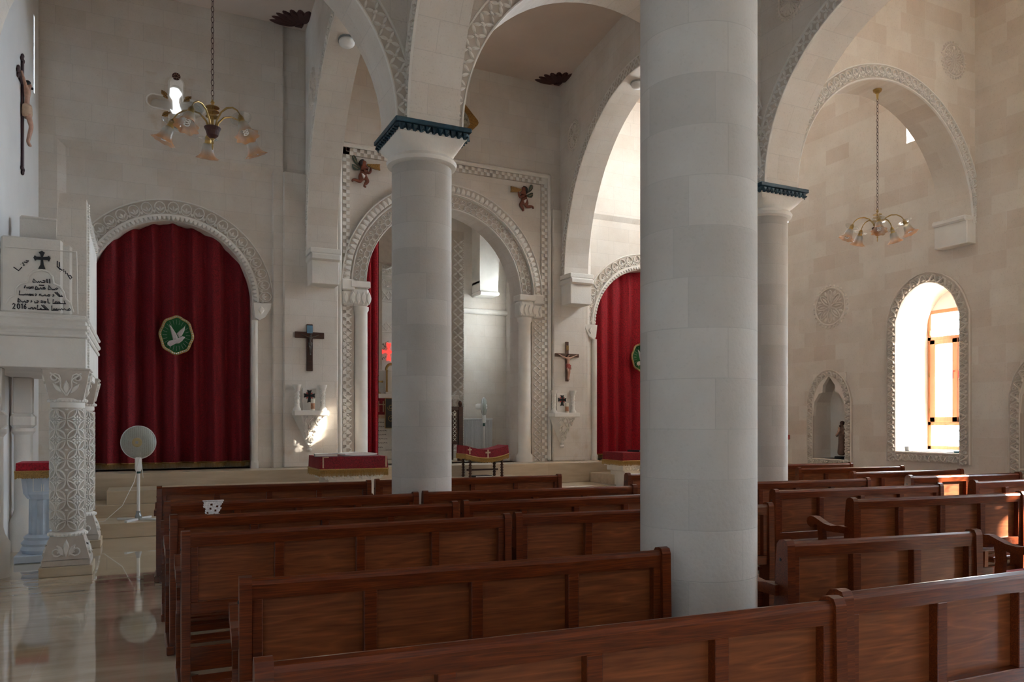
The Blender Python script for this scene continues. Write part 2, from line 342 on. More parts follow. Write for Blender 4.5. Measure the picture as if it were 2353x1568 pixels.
# ornament bands ----------------------------------------------------
def band_palmette(mb, fn, L, H, h=.02):
    n = max(1, round(L/(H*.74))); w = L/n
    for i in range(n):
        c = (i+.5)*w
        mb.ridge(ell(c, H*.5, w*.40, H*.42, 0, 12), fn, H*.07, h, True)
        for a in (-.7, 0, .7): mb.dome(leafp(c, H*.25, H*.42, H*.08, PI/2+a, 3), fn, h)
        for s_ in (-1, 1): mb.dome(leafp(c+s_*w*.5, H*.12, H*.3, H*.07, PI/2+s_*.2, 3), fn, h*.8)
def band_leaf(mb, fn, L, H, h=.02):    # crossed pointed leaves
    n = max(1, round(L/(H*.8))); w = L/n
    for i in range(n):
        c = i*w
        for (x, y, r) in ((0, 0, .95), (w, 0, PI-.95), (0, H, -.95), (w, H, PI+.95)):
            mb.dome(leafp(c+x, y, H*.58, H*.10, r, 3), fn, h)
        mb.dome(ell(c+w/2, H/2, H*.10, H*.17, 0, 6), fn, h)
def band_chain(mb, fn, L, H, h=.02):
    n = max(1, round(L/(H*.5))); w = L/n
    for i in range(n):
        mb.ridge(ell((i+.5)*w, H*.27, w*.6, H*.22, 0, 10), fn, H*.055, h, True)
        mb.ridge(spiral((i+.5)*w, H*.72, w*.42, PI if i % 2 else 0, 1.2, 9), fn, H*.05, h)
        mb.dome(leafp((i+.5)*w, H*.6, H*.3, H*.05, PI/2+(.5 if i % 2 else -.5), 3), fn, h)
def band_scroll(mb, fn, L, H, h=.03):
    n = max(1, round(L/(H*1.05))); w = L/n
    wave = [(w*n*i/(n*10), H*(.5+.33*S(2*PI*i/10))) for i in range(n*10+1)]; mb.ridge(wave, fn, H*.13, h)
    for i in range(n):
        mb.ridge(spiral((i+.25)*w, H*.33, H*.2, PI/2, 1.3, 9), fn, H*.09, h); mb.ridge(spiral((i+.75)*w, H*.67, H*.2, -PI/2, 1.3, 9), fn, H*.09, h)
        mb.dome(leafp((i+.5)*w, H*.08, H*.34, H*.09, .5, 3), fn, h); mb.dome(leafp(i*w, H*.92, H*.34, H*.09, -.5, 3), fn, h)
def band_checker(mb, fn, L, H, h=.02):
    n = max(2, round(L/H*2)); w = L/n
    for i in range(n):
        for j in (0, 1):
            if (i+j) % 2 == 0: mb.prism([(i*w, j*H/2), ((i+1)*w, j*H/2), ((i+1)*w, (j+1)*H/2), (i*w, (j+1)*H/2)], fn, 0, h)
def band_scallop(mb, fn, L, H, h=.03):
    n = max(1, round(L/(H*.62))); w = L/n
    for i in range(n): mb.dome([((i+.5)*w+w*.47*K(t), H*.15+H*.8*abs(S(t))) for t in [PI*k/7 for k in range(8)]], fn, h)
def bandplate(mb, fn, L, H, h=.004, n=24, v0=0):
    for i in range(n):
        a = L*i/n; b = L*(i+1)/n; mb.face([fn(a, v0, h), fn(b, v0, h), fn(b, v0+H, h), fn(a, v0+H, h)])
def rosette(mb, fn, r, h=.02, petals=8):
    mb.ridge(ell(0, 0, r*.86, r*.86, 0, 28), fn, r*.09, h, True)
    for i in range(28): a = 2*PI*i/28; mb.dome(leafp(r*.88*K(a), r*.88*S(a), r*.15, r*.075, a, 3), fn, h)
    for i in range(petals):
        a = 2*PI*i/petals; mb.ridge(ell(r*.42*K(a), r*.42*S(a), r*.34, r*.13, a, 10), fn, r*.055, h, True)
        mb.dome(leafp(r*.2*K(a), r*.2*S(a), r*.45, r*.05, a, 3), fn, h); mb.dome(leafp(r*.5*K(a+PI/petals), r*.5*S(a+PI/petals), r*.3, r*.07, a+PI/petals, 3), fn, h)
    mb.dome(ell(0, 0, r*.1, r*.1, 0, 8), fn, h)
def skin_fig(name, verts, edges, m, parent=None, sub=2, M=None):
    me = bpy.data.meshes.new(name); me.from_pydata([v[:3] for v in verts], edges, [])
    o = bpy.data.objects.new(name, me); COL.objects.link(o)
    sk = o.modifiers.new('skin', 'SKIN')
    if not me.skin_vertices: me.skin_vertices.new()
    for i, v in enumerate(verts):
        d = me.skin_vertices[0].data[i]; d.radius = (v[3], v[4] if len(v) > 4 else v[3]); d.use_root = (i == 0)
    sk.use_smooth_shade = True; ss = o.modifiers.new('sub', 'SUBSURF'); ss.levels = sub; ss.render_levels = sub
    dg = bpy.context.evaluated_depsgraph_get(); dg.update(); me2 = bpy.data.meshes.new_from_object(o.evaluated_get(dg))
    bpy.data.objects.remove(o); me2.name = name; me2.materials.clear(); me2.materials.append(m)
    if M is not None: me2.transform(M)
    for p in me2.polygons: p.use_smooth = True
    o = bpy.data.objects.new(name, me2); COL.objects.link(o)
    if parent: o.parent = parent
    return o
# ------------------------------------------------------------------ shell
XL, XR, YF, YB, ZC = -1.47, 11.1, 14.0, -4.5, 8.6; ZP = .78; ZS = 4.52
def arch_wall(mb, p0, p1, th, z0, z1, ops, nseg=20):
    # vertical wall from p0 to p1 (xy) of thickness th (to the left of the direction), openings (centre, R, spring, bottom) along the run
    p0 = Vector(p0); p1 = Vector(p1); L = (p1-p0).length; d = (p1-p0)/L; nr = Vector((-d.y, d.x))
    def pt(a, t, z): q = p0+d*a+nr*t; return (q.x, q.y, z)
    def slab(a, b, za0, za1, zb0, zb1, bot):
        for t, fl in ((0, 0), (th, 1)):
            q = [pt(a, t, za0), pt(b, t, zb0), pt(b, t, zb1), pt(a, t, za1)]; uv = [(a, za0), (b, zb0), (b, zb1), (a, za1)]
            mb.face(q[::-1] if fl else q, uv[::-1] if fl else uv)
    x = 0
    for (c, R, zs, zb) in ops:
        a0, a1 = c-R, c+R
        if a0 > x: slab(x, a0, z0, z1, z0, z1, True)
        if zb > z0: slab(a0, a1, z0, zb, z0, zb, True); mb.face([pt(a0, 0, zb), pt(a1, 0, zb), pt(a1, th, zb), pt(a0, th, zb)])
        if zs > zb:
            mb.face([pt(a0, 0, zb), pt(a0, th, zb), pt(a0, th, zs), pt(a0, 0, zs)][::1]); mb.face([pt(a1, 0, zb), pt(a1, 0, zs), pt(a1, th, zs), pt(a1, th, zb)])
        arc = [(c-R*K(PI*i/nseg), zs+R*S(PI*i/nseg)) for i in range(nseg+1)]
        for i in range(nseg):
            (xa, za), (xb, zb2) = arc[i], arc[i+1]; slab(xa, xb, za, z1, zb2, z1, False)
            s0, s1 = R*PI*i/nseg, R*PI*(i+1)/nseg
            mb.face([pt(xa, 0, za), pt(xa, th, za), pt(xb, th, zb2), pt(xb, 0, zb2)], [(0, s0), (th, s0), (th, s1), (0, s1)])
        x = a1
    if x < L: slab(x, L, z0, z1, z0, z1, True)
    for a, fl in ((0, 0), (L, 1)):
        q = [pt(a, 0, z0), pt(a, 0, z1), pt(a, th, z1), pt(a, th, z0)]; mb.face(q[::-1] if fl else q)
    mb.face([pt(0, 0, z1), pt(L, 0, z1), pt(L, th, z1), pt(0, th, z1)])
def rect_wall(mb, axis, c0, c1, a0, a1, z0, z1, holes, top_arch=None):
    # wall slab between c0..c1 on the normal axis, spanning a0..a1; rectangular/arched holes (a,b,zb,zt,arch)
    def pt(a, c, z): return (a, c, z) if axis == 'Y' else (c, a, z)
    cuts = sorted(set([a0, a1]+[h[0] for h in holes]+[h[1] for h in holes]))
    for i in range(len(cuts)-1):
        a, b = cuts[i], cuts[i+1]; hs = sorted([h for h in holes if h[0] <= a+1e-6 and h[1] >= b-1e-6], key=lambda h: h[2]); z = z0
        for h in hs:
            for c in (c0, c1): mb.face([pt(a, c, z), pt(b, c, z), pt(b, c, h[2]), pt(a, c, h[2])])
            mb.face([pt(a, c0, h[2]), pt(b, c0, h[2]), pt(b, c1, h[2]), pt(a, c1, h[2])])
            for e in (a, b):
                if abs(e-h[0]) > 1e-6 and abs(e-h[1]) > 1e-6: continue
                mb.face([pt(e, c0, h[2]), pt(e, c1, h[2]), pt(e, c1, h[3]), pt(e, c0, h[3])])
            rise = h[4]; n = 14; m_ = (h[0]+h[1])/2; hw = (h[1]-h[0])/2
            if rise:   # slightly pointed arch head
                pr = [(a+(b-a)*k/n, h[3]+rise*ptd((a+(b-a)*k/n-m_)/hw)) for k in range(n+1)]
                zt = h[3]+rise+.02
                for k in range(n):
                    (xa, za), (xb, zb) = pr[k], pr[k+1]
                    for c in (c0, c1): mb.face([pt(xa, c, za), pt(xb, c, zb), pt(xb, c, zt), pt(xa, c, zt)])
                    mb.face([pt(xa, c0, za), pt(xb, c0, zb), pt(xb, c1, zb), pt(xa, c1, za)])
                z = zt
            else:
                mb.face([pt(a, c0, h[3]), pt(b, c0, h[3]), pt(b, c1, h[3]), pt(a, c1, h[3])]); z = h[3]
        for c in (c0, c1): mb.face([pt(a, c, z), pt(b, c, z), pt(b, c, z1), pt(a, c, z1)])
# floor
f = MB(); f.face([(XL-.5, YB-.5, 0), (XR+.5, YB-.5, 0), (XR+.5, YF, 0), (XL-.5, YF, 0)]); f.face([(XL-.5, YB-.5, -.3), (XR+.5, YB-.5, -.3), (XR+.5, YF, -.3), (XL-.5, YF, -.3)]); struct(f.build('floor', FLOOR))
# stage steps
s1 = MB(); s1.bbox(XL, XR, 11.7, YF, 0, .20, .006); struct(s1.build('trim_1', STEP), 'lowest travertine step across the front')
s2 = MB(); s2.bbox(XL, XR, 12.45, YF, .20, .38, .006); struct(s2.build('trim_2', STEP), 'second travertine step across the front')
s3 = MB(); s3.bbox(XL, XR, 13.32, 19, .38, ZP, .006); struct(s3.build('trim_3', STEP), 'raised travertine platform below the curtains')
s4 = MB(); s4.bbox(-.48, 6.35, 12.5, 13.3, .38, .575, .006); struct(s4.build('trim_4', STEP), 'low travertine block step before the middle arch')
s5 = MB(); s5.bbox(8.15, 10.4, 12.5, 13.3, .38, .575, .006); struct(s5.build('trim_5', STEP), 'low travertine block step before the right arch')
# front wall, three arches
fw = MB(); arch_wall(fw, (XL-.4, YF), (XR+.4, YF), .55, 0, 6.2, [(.45-XL+.4, 1.26, 3.68, ZP), (5.33-XL+.4, 1.62, 4.15, ZP), (9.98-XL+.4, 1.26, 3.68, ZP)], 28)
CW = atY(405, 240, YF-.07); CQ = .47
rect_wall(fw, 'Y', YF, YF+.55, XL-.4, XR+.4, 6.2, 8.6, [(CW.x-CQ, CW.x+CQ, CW.z-CQ, CW.z+CQ, 0)])
wf = struct(fw.build('wall_front', STONE))
# cross-shaped pierced window in the front wall is fitted as its own frame (below)
fb = MB()
for cx_ in (.45, 9.98): fb.box(cx_-1.6, cx_+1.6, YF+.56, YF+.75, 0, 5.4)
struct(fb.build('wall_behind_curtains', PLAIN))
# shallow piers between recesses
pr = MB()
def slabY(mb, x0, x1, z0, z1, y=YF, d=.13, ch=.0): mb.bbox(x0, x1, y-d, y+.01, z0, z1, .02)
slabY(pr, 2.22, 3.18, ZP, 6.0); slabY(pr, 7.62, 8.40, ZP, 6.0)
struct(pr.build('wall_pilasters', STONE))
# left-bay and right-bay upper wall standing proud of the arched recess
up = MB()
def recess(mb, x0, x1, xa, xb, zt, d=.07):
    zt2 = zt+.10; y0 = YF-d
    mb.box(xa, x0-.12 if x0-.12 > xa else xa, y0, YF+.01, ZP, 8.6) if x0-.12 > xa else None
    mb.face([(x0-.12, y0, ZP), (x0-.12, y0, zt2), (x0, YF-.001, zt), (x0, YF-.001, ZP)])
    mb.face([(x0-.12, y0, zt2), (x1+.02, y0, zt2), (x1, YF-.001, zt), (x0, YF-.001, zt)])
    mb.face([(x1+.02, y0, zt2), (x1+.02, y0, ZP), (x1, YF-.001, ZP), (x1, YF-.001, zt)])
    rect_wall(mb, 'Y', y0, YF+.01, x0-.12, xb, zt2, 8.6, [(CW.x-CQ, CW.x+CQ, CW.z-CQ, CW.z+CQ, 0)] if x0 < 2 else []); mb.box(x1+.02, xb, y0, YF+.01, ZP, zt2)
recess(up, -1.10, 2.04, XL-.1, 2.22, 5.94); recess(up, 8.60, 11.0, 8.40, XR, 5.94)
struct(up.build('wall_recess_surround', STONE))
# side, rear walls and ceiling
WR = [(7.47, 8.55, 1.11, 3.22, .55), (3.85, 4.93, 1.11, 3.22, .55), (.9, 1.98, 1.11, 3.85, .6), (-2.9, -1.82, 1.11, 3.22, .55),
      (7.45, 8.38, 6.08, 7.1, 0), (10.9, 12.9, 5.4, 7.9, 0), (3.6, 5.0, 5.9, 7.6, 0), (.1, 1.5, 5.9, 7.6, 0),
      (9.55, 10.27, .93, 1.95, .45), (5.86, 6.58, .93, 1.95, .45), (-3.2, -2.0, 5.2, 7.5, 0)]  # high windows out of view are added and enlarged to brighten the nave
wr = MB(); rect_wall(wr, 'X', XR, XR+1.0, YB-.5, YF+.1, 0, 8.6, WR); WRO = struct(wr.build('wall_right', STONER))
nb = MB()
for (a, b) in ((9.55, 10.27), (5.86, 6.58)): nb.box(XR+.42, XR+.66, a-.05, b+.05, .85, 2.5)
struct(nb.build('wall_niche_backs', PLAIN))
wl = MB(); rect_wall(wl, 'X', XL-.4, XL, YB-.5, YF+.1, 0, 8.6, [(-3.5, -2.7, 1.4, 3.2, .4), (13.36, 13.46, 6.5, 7.65, 0)]); struct(wl.build('wall_left', PLW))  # low rear opening is added, unseen, to light the foreground column
WB = []
wb = MB(); rect_wall(wb, 'Y', YB-.5, YB, XL-.4, XR+1.0, 0, 8.6, WB); struct(wb.build('wall_rear', STONE))
ce = MB(); ce.box(XL-.4, XR+1.0, YB-.5, YF+.55, 8.6, 8.8); struct(ce.build('ceiling', PLASTER))
# transverse arch walls
def trans(Y, nm):
    m_ = MB(); off = XL
    arch_wall(m_, (XL, Y-.25), (7.2, Y-.25), .50, ZS, 8.6, [(.55-off, 1.68, ZS, ZS), (4.93-off, 2.0, ZS, ZS)], 36); struct(m_.build(nm, STONE))
    m_ = MB(); arch_wall(m_, (7.2, Y-.25), (XR, Y-.25), .50, ZS, 8.6, [(9.28-7.2, 1.75, ZS, ZS)], 36); return struct(m_.build(nm+'_right', STONER))
trans(7.5, 'wall_crossing_arches'); trans(3.27, 'wall_rear_crossing_arches')
# longitudinal arch walls
def longi(p0, p1, ops, nm, m=None):
    m_ = MB(); arch_wall(m_, p0, p1, -.52, ZS, 8.6, ops, 36); return struct(m_.build(nm, m or STONE))
longi((2.34, YB), (2.34, 7.25), [(-2.9-YB, 1.4, ZS, ZS), (1.2-YB, 1.75, ZS, ZS), (5.38-YB, 1.78, ZS, ZS)], 'wall_left_arcade')
longi((2.36, 7.75), (2.62, 13.99), [(3.1, 2.95, ZS, ZS)], 'wall_left_front_arcade')
longi((6.93, YB), (6.93, 7.25), [(-2.9-YB, 1.4, ZS, ZS), (1.2-YB, 1.75, ZS, ZS), (5.38-YB, 1.78, ZS, ZS)], 'wall_right_arcade')
longi((7.0, 7.75), (7.85, 13.99), [(3.1, 2.95, ZS, ZS)], 'wall_right_front_arcade')
# stubs closing walls above the abaci
# brackets that receive the arches
bk = MB()
def bracketF(x0, x1):
    bk.bbox(x0, x1, 13.42, 13.99, 4.40, 4.53, .03); bk.bbox(x0+.03, x1-.03, 13.48, 13.99, 4.00, 4.42, .01); bk.bbox(x0, x1, 13.44, 13.99, 4.53, 4.62, .01)
bracketF(2.60, 3.14); bracketF(7.78, 8.33)
for Y in (7.5, 3.27):
    bk.bbox(10.85, 11.12, Y-.27, Y+.27, 4.55, 4.63, .02); bk.bbox(10.90, 11.12, Y-.26, Y+.26, 4.22, 4.56, .01)
    bk.bbox(XL-.02, -1.10, Y-.27, Y+.27, 4.45, 4.55, .02); bk.bbox(XL-.02, -1.16, Y-.26, Y+.26, 4.15, 4.46, .01)
struct(bk.build('wall_brackets', PLAIN))
# carved archivolts
def archivolt(name, fn, R, H, kind, v0=.0, h=.025, half=None):
    g = MB(); L = PI*R; f2 = lambda u, v, hh: fn(u, v+v0, hh)
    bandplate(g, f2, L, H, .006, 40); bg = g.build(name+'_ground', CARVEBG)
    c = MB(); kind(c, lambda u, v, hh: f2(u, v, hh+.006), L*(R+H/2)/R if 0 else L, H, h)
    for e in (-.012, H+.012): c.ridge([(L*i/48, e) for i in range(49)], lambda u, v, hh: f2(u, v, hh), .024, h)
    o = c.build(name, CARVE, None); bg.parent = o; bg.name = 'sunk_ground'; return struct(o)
n_ = [5]
def tnm(): n_[0] += 1; return 'trim_%d' % n_[0]
for Y in (7.25,):
    archivolt(tnm(), arcY(Y, .55, ZS, 1.68), 1.68, .17, band_leaf, .02)
    archivolt(tnm(), arcY(Y, 4.93, ZS, 2.0), 2.0, .19, band_leaf, .02)
    archivolt(tnm(), arcY(Y, 9.28, ZS, 1.75), 1.75, .17, band_palmette, .02)
def arcX(X, cy, R): return lambda u, v, h: (X-h, cy+(R+v)*K(PI-u/R), ZS+(R+v)*S(PI-u/R))
archivolt(tnm(), arcX(6.93, 5.38, 1.78), 1.78, .16, band_leaf, .02)
archivolt(tnm(), arcX(2.34, 5.38, 1.78), 1.78, .16, band_leaf, .02)
dv = Vector((.26, 6.24)).normalized(); o_ = Vector((2.36, 7.75))+dv*3.1
archivolt(tnm(), arcP(o_, dv, Vector((-dv.y, dv.x)), ZS, 2.95), 2.95, .16, band_leaf, .02, h=.015)
dv = Vector((.85, 6.24)).normalized(); o_ = Vector((7.0, 7.75))+dv*3.1
archivolt(tnm(), arcP(o_, dv, Vector((-dv.y, dv.x)), ZS, 2.95), 2.95, .16, band_leaf, .02, h=.015)
# curtain arches' archivolts, capitals and colonnettes
for cx_ in (.45, 9.98):
    archivolt(tnm(), arcY(YF, cx_, 3.68, 1.30), 1.30, .24, band_palmette, .06, h=.03)
    z = MB(); L = PI*1.28; n = 60
    for i in range(n): z.dome([(L*(i+.5)/n+L/n*.48*K(t), .08-.07*abs(S(t))) for t in [PI*k/5 for k in range(6)]], arcY(YF-.03, cx_, 3.68, 1.26), .03)
    z.ridge([(1.26*PI*i/48, .09) for i in range(49)], arcY(YF, cx_, 3.68, 1.26), .06, .05)
    struct(z.build(tnm(), CARVE))
    c = MB()
    for sx in (-1, 1):
        x = cx_+sx*(1.26+.16)
        c.lathe([(.07, ZP), (.07, ZP+.1), (.055, ZP+.14), (.055, 3.36)], (x-sx*.12, YF-.02, 0), 16)
        c.prism([(x-.15, 3.66), (x+.15, 3.66), (x+.14, 3.58), (x+.05, 3.42), (x-.05, 3.36), (x-.12, 3.40)] if sx > 0 else [(x-.15, 3.66), (x+.15, 3.66), (x+.12, 3.40), (x+.05, 3.36), (x-.05, 3.42), (x-.14, 3.58)], lambda u, v, h: (u, YF-h, v), -.01, .09)
        c.dome(leafp(x-.02, 3.46, .15, .05, PI/2), mapY(YF-.09), .025)
    struct(c.build(tnm(), CARVE))
# middle arch: ring of interlace, scalloped ring, checker frame, carved jambs
archivolt(tnm(), arcY(YF, 5.33, 4.15, 1.62), 1.62, .24, band_chain, .0, h=.03)
archivolt(tnm(), arcY(YF-.05, 5.33, 4.15, 1.86), 1.86, .16, band_scallop, .03, h=.035)
ck = MB(); x0, x1, zt = 3.28, 7.52, 6.62
band_checker(ck, mapY(YF-.03, x0, zt-.13), x1-x0, .13, .03)
band_checker(ck, lambda u, v, h: (x1-.13+v, YF-.03-h, ZP+u), zt-ZP, .13, .03); band_checker(ck, lambda u, v, h: (x0+v, YF-.03-h, ZP+u), zt-ZP, .13, .03)
for (a, b, c_, d) in ((x0-.09, x1+.09, zt+.01, zt+.10), (x1+.01, x1+.09, ZP, zt+.1), (x0-.09, x0-.01, ZP, zt+.1)): ck.bbox(a, b, YF-.09, YF+.01, c_, d, .03)
struct(ck.build(tnm(), CARVE))
cg = MB(); cg.box(x0, x1, YF-.03, YF+.01, zt-.13, zt); cg.box(x1-.13, x1, YF-.03, YF+.01, ZP, zt); cg.box(x0, x0+.13, YF-.03, YF+.01, ZP, zt); struct(cg.build(tnm(), CARVEBG))
jm = MB(); jg = MB()
for sx in (-1, 1):
    xa = 5.33+sx*1.84
    x = 5.33+sx*1.72
    jm.lathe([(.17, ZP), (.17, ZP+.12), (.13, ZP+.18), (.125, 3.62), (.15, 3.66), (.15, 3.72)], (x-sx*.02, YF+.02, 0), 20)
    jg.box(min(xa, xa+sx*.24), max(xa, xa+sx*.24), YF-.035, YF+.01, ZP, 4.1)
    fnj = lambda u, v, h, xa=xa, sx=sx: (xa+sx*(.03+v), YF-.035-h, ZP+u)
    band_leaf(jm, fnj, 2.9, .18, .028)
    for (za, zb, w_) in ((3.68, 4.02, .20), ): jm.bbox(x-.19, x+.17, YF-.13, YF+.2, 4.06, 4.18, .01); jm.bbox(x-.17, x+.15, YF-.11, YF+.2, 3.72, 4.06, .04)
    for k in range(4): jm.dome(leafp(x-.16+.1*k, 3.74, .26, .05, PI/2), mapY(YF-.11), .03)
    jm.bbox(min(xa, xa+sx*.22), max(xa, xa+sx*.22), YF-.1, YF, 3.72, 4.0, .03); jm.bbox(min(xa, xa+sx*.24), max(xa, xa+sx*.24), YF-.12, YF, 4.0, 4.2, .02)
    for k in range(2): jm.dome(leafp(xa+sx*(.06+.1*k), 3.74, .22, .045, PI/2), mapY(YF-.1), .03)
struct(jm.build(tnm(), CARVE, smooth='auto')); struct(jg.build(tnm(), CARVEBG))
# ------------------------------------------------------------------ columns
def column(x, y, label, r=.305):
    t = thing('stone_column', (x, y, 0), label, 'column', group=None)
    m_ = MB(); m_.lathe([(r, 0), (r*1.0, 4.18)], n=64); m_.build('shaft', SHAFT, t, smooth='auto')
    c = MB(); c.lathe([(r+.002, 4.16), (r+.045, 4.18), (r+.055, 4.215), (r+.03, 4.25), (r, 4.255)], n=48)
    n = 48; rings = []
    for j in range(9):
        q = j/8; zz = 4.25+.15*q; e = 2+16*q**2; hw = r*.98+(.355-r*.98)*q**1.5; ring = []
        for k in range(n):
            a = 2*PI*k/n; ca, sa = K(a), S(a); rr = hw/((abs(ca)**e+abs(sa)**e)**(1/e)); ring.append(c.P((rr*ca, rr*sa, zz)))
        rings.append(ring)
    for j in range(8):
        for k in range(n): c.f.append([rings[j][k], rings[j][(k+1) % n], rings[j+1][(k+1) % n], rings[j+1][k]])
    c.bbox(-.355, .355, -.355, .355, 4.40, 4.43, .005); c.build('capital', PLAIN, t, smooth='auto')
    b = MB(); b.bbox(-.36, .36, -.36, .36, 4.43, 4.475, .004); b.bbox(-.395, .395, -.395, .395, 4.475, ZS, .006)
    for side in range(4):
        M = Matrix.Rotation(side*PI/2, 3, 'Z')
        def fn(u, v, h): return M @ Vector((u, -.36-h, v))
        for k in range(11):
            u = -.36+.72*(k+.5)/11; b.dome([(u-.03, 4.475), (u+.03, 4.475), (u+.02, 4.435), (u+.012, 4.405), (u-.012, 4.405), (u-.025, 4.43)], fn, .03)
            b.ridge(spiral(u+.014, 4.42, .014, 0, 1, 6), fn, .01, .04)
    b.build('abacus', TEAL, t); return t
column(2.68, 3.27, 'broad round limestone column in the foreground, rising out of the top of the picture')
column(2.58, 7.5, 'round limestone column with dark teal carved capital slab, between the red curtains')
column(7.2, 7.5, 'slender-looking round limestone column half hidden behind the foreground column')
column(7.2, 3.27, 'round limestone column beyond the right edge of the view')
# ------------------------------------------------------------------ pews
HP = .942
def pew(pL, pR, label, npan=4, cushion=False, arms=True, out=True):
    pL = Vector((pL[0], pL[1])); pR = Vector((pR[0], pR[1])); d = pR-pL; Ln = d.length; rz = math.atan2(d.y, d.x)
    t = thing('church_pew', (pL.x, pL.y, 0), label, 'pew', rz, 'wooden pews in rows across the nave')
    pw = .048
    for x in (0, Ln-pw):   # end posts, tapering upward, domed top
        b = MB(); prof = [(-.035, 0), (.085, 0), (.085, .42), (.060, .80), (.050, HP-.03), (.030, HP-.006), (.0, HP), (-.025, HP-.005), (-.037, HP-.03), (-.045, .5)]
        b.prism(prof, lambda u, v, h: (h, u, v), x, x+pw); b.build('post', WOOD, t)
        g = MB(); g.lathe([(.008, 0), (.007, .004), (.001, .005)], (x if x == 0 else x+pw, .02, HP-.11), 10, Matrix.Rotation(-PI/2 if x == 0 else PI/2, 3, 'Y')); g.build('bolt', BLACK, t)
        if arms:
            xa = (x-.026 if out else x-.004) if x == 0 else x+pw-.062
            a = MB(); top = [(.03, .665), (.10, .668), (.18, .655), (.25, .665), (.31, .690), (.36, .712), (.40, .712), (.43, .695), (.44, .665), (.43, .635), (.40, .615), (.37, .62), (.36, .645), (.34, .648), (.30, .63), (.22, .605), (.03, .61)]
            a.prism(top, lambda u, v, h: (h, u*1.12-.004, v+.03), xa, xa+.066); a.build('armrest', WOOD, t)
            s_ = MB(); s_.prism([(.29, .40), (.36, .40), (.365, .50), (.355, .56), (.37, .67), (.31, .66), (.295, .56), (.305, .48)], lambda u, v, h: (h, u, v), xa+.01, xa+.05); s_.build('arm_support', WOOD, t)
            l_ = MB(); l_.prism([(.34, 0), (.42, 0), (.40, .40), (.33, .40)], lambda u, v, h: (h, u, v), xa+.008, xa+.052); l_.bbox(xa+.005, xa+.055, -.06, .46, 0, .06, .006); l_.build('leg', WOOD, t)
    x0, x1 = pw, Ln-pw
    r = MB(); sec = [(-.022, HP-.095), (.028, HP-.095), (.030, HP-.035), (.018, HP-.018), (-.004, HP-.014), (-.020, HP-.022), (-.027, HP-.038)]
    r.prism(sec, lambda u, v, h: (h, u, v), x0, x1); r.build('top_rail', WOOD, t)
    fr = MB(); fr.bbox(x0, x1, -.024, .026, .46, .53, .003)
    w = (x1-x0); sw = .055
    for i in range(npan+1):
        c = x0+w*i/npan; a, b = c-sw/2, c+sw/2
        if i == 0: a, b = x0, x0+sw*.75
        if i == npan: a, b = x1-sw*.75, x1
        fr.bbox(a, b, -.024, .026, .53, HP-.094, .003)
    fr.build('back_frame', WOOD, t)
    for i in range(npan):
        a = x0+w*i/npan+(sw*.75 if i == 0 else sw/2); b = x0+w*(i+1)/npan-(sw*.75 if i == npan-1 else sw/2)
        p = MB(); p.box(a, b, .016, .024, .53, HP-.094); p.build('back_panel', PANELW, t)
    s_ = MB(); s_.bbox(x0-.01, x1+.01, .05, .45, .40, .43, .008); s_.bbox(x0, x1, .38, .41, .30, .40, .004); s_.build('seat', WOOD, t)
    if cushion:
        q = MB(); q.bbox(x0+.02, x1-.02, .07, .44, .43, .465, .015); q.build('seat_cushion', CUSH, t)
    k = MB(); k.bbox(x0, x1, .03, .05, .12, .26, .004); k.build('stretcher', WOOD, t)
    k = MB(); k.bbox(x0, x1, -.20, -.06, .10, .125, .005)
    for xx in (x0+.02, x1-.05): k.bbox(xx, xx+.03, -.19, .04, .06, .10, .004)
    k.build('kneeling_board', WOOD, t)
    return t
def Z(px, py): p = atZ(px, py, HP); return (p.x, p.y)
def ext(p, q, L):   # from p towards direction q
    v = Vector(q).normalized(); return (p[0]+v.x*L, p[1]+v.y*L)
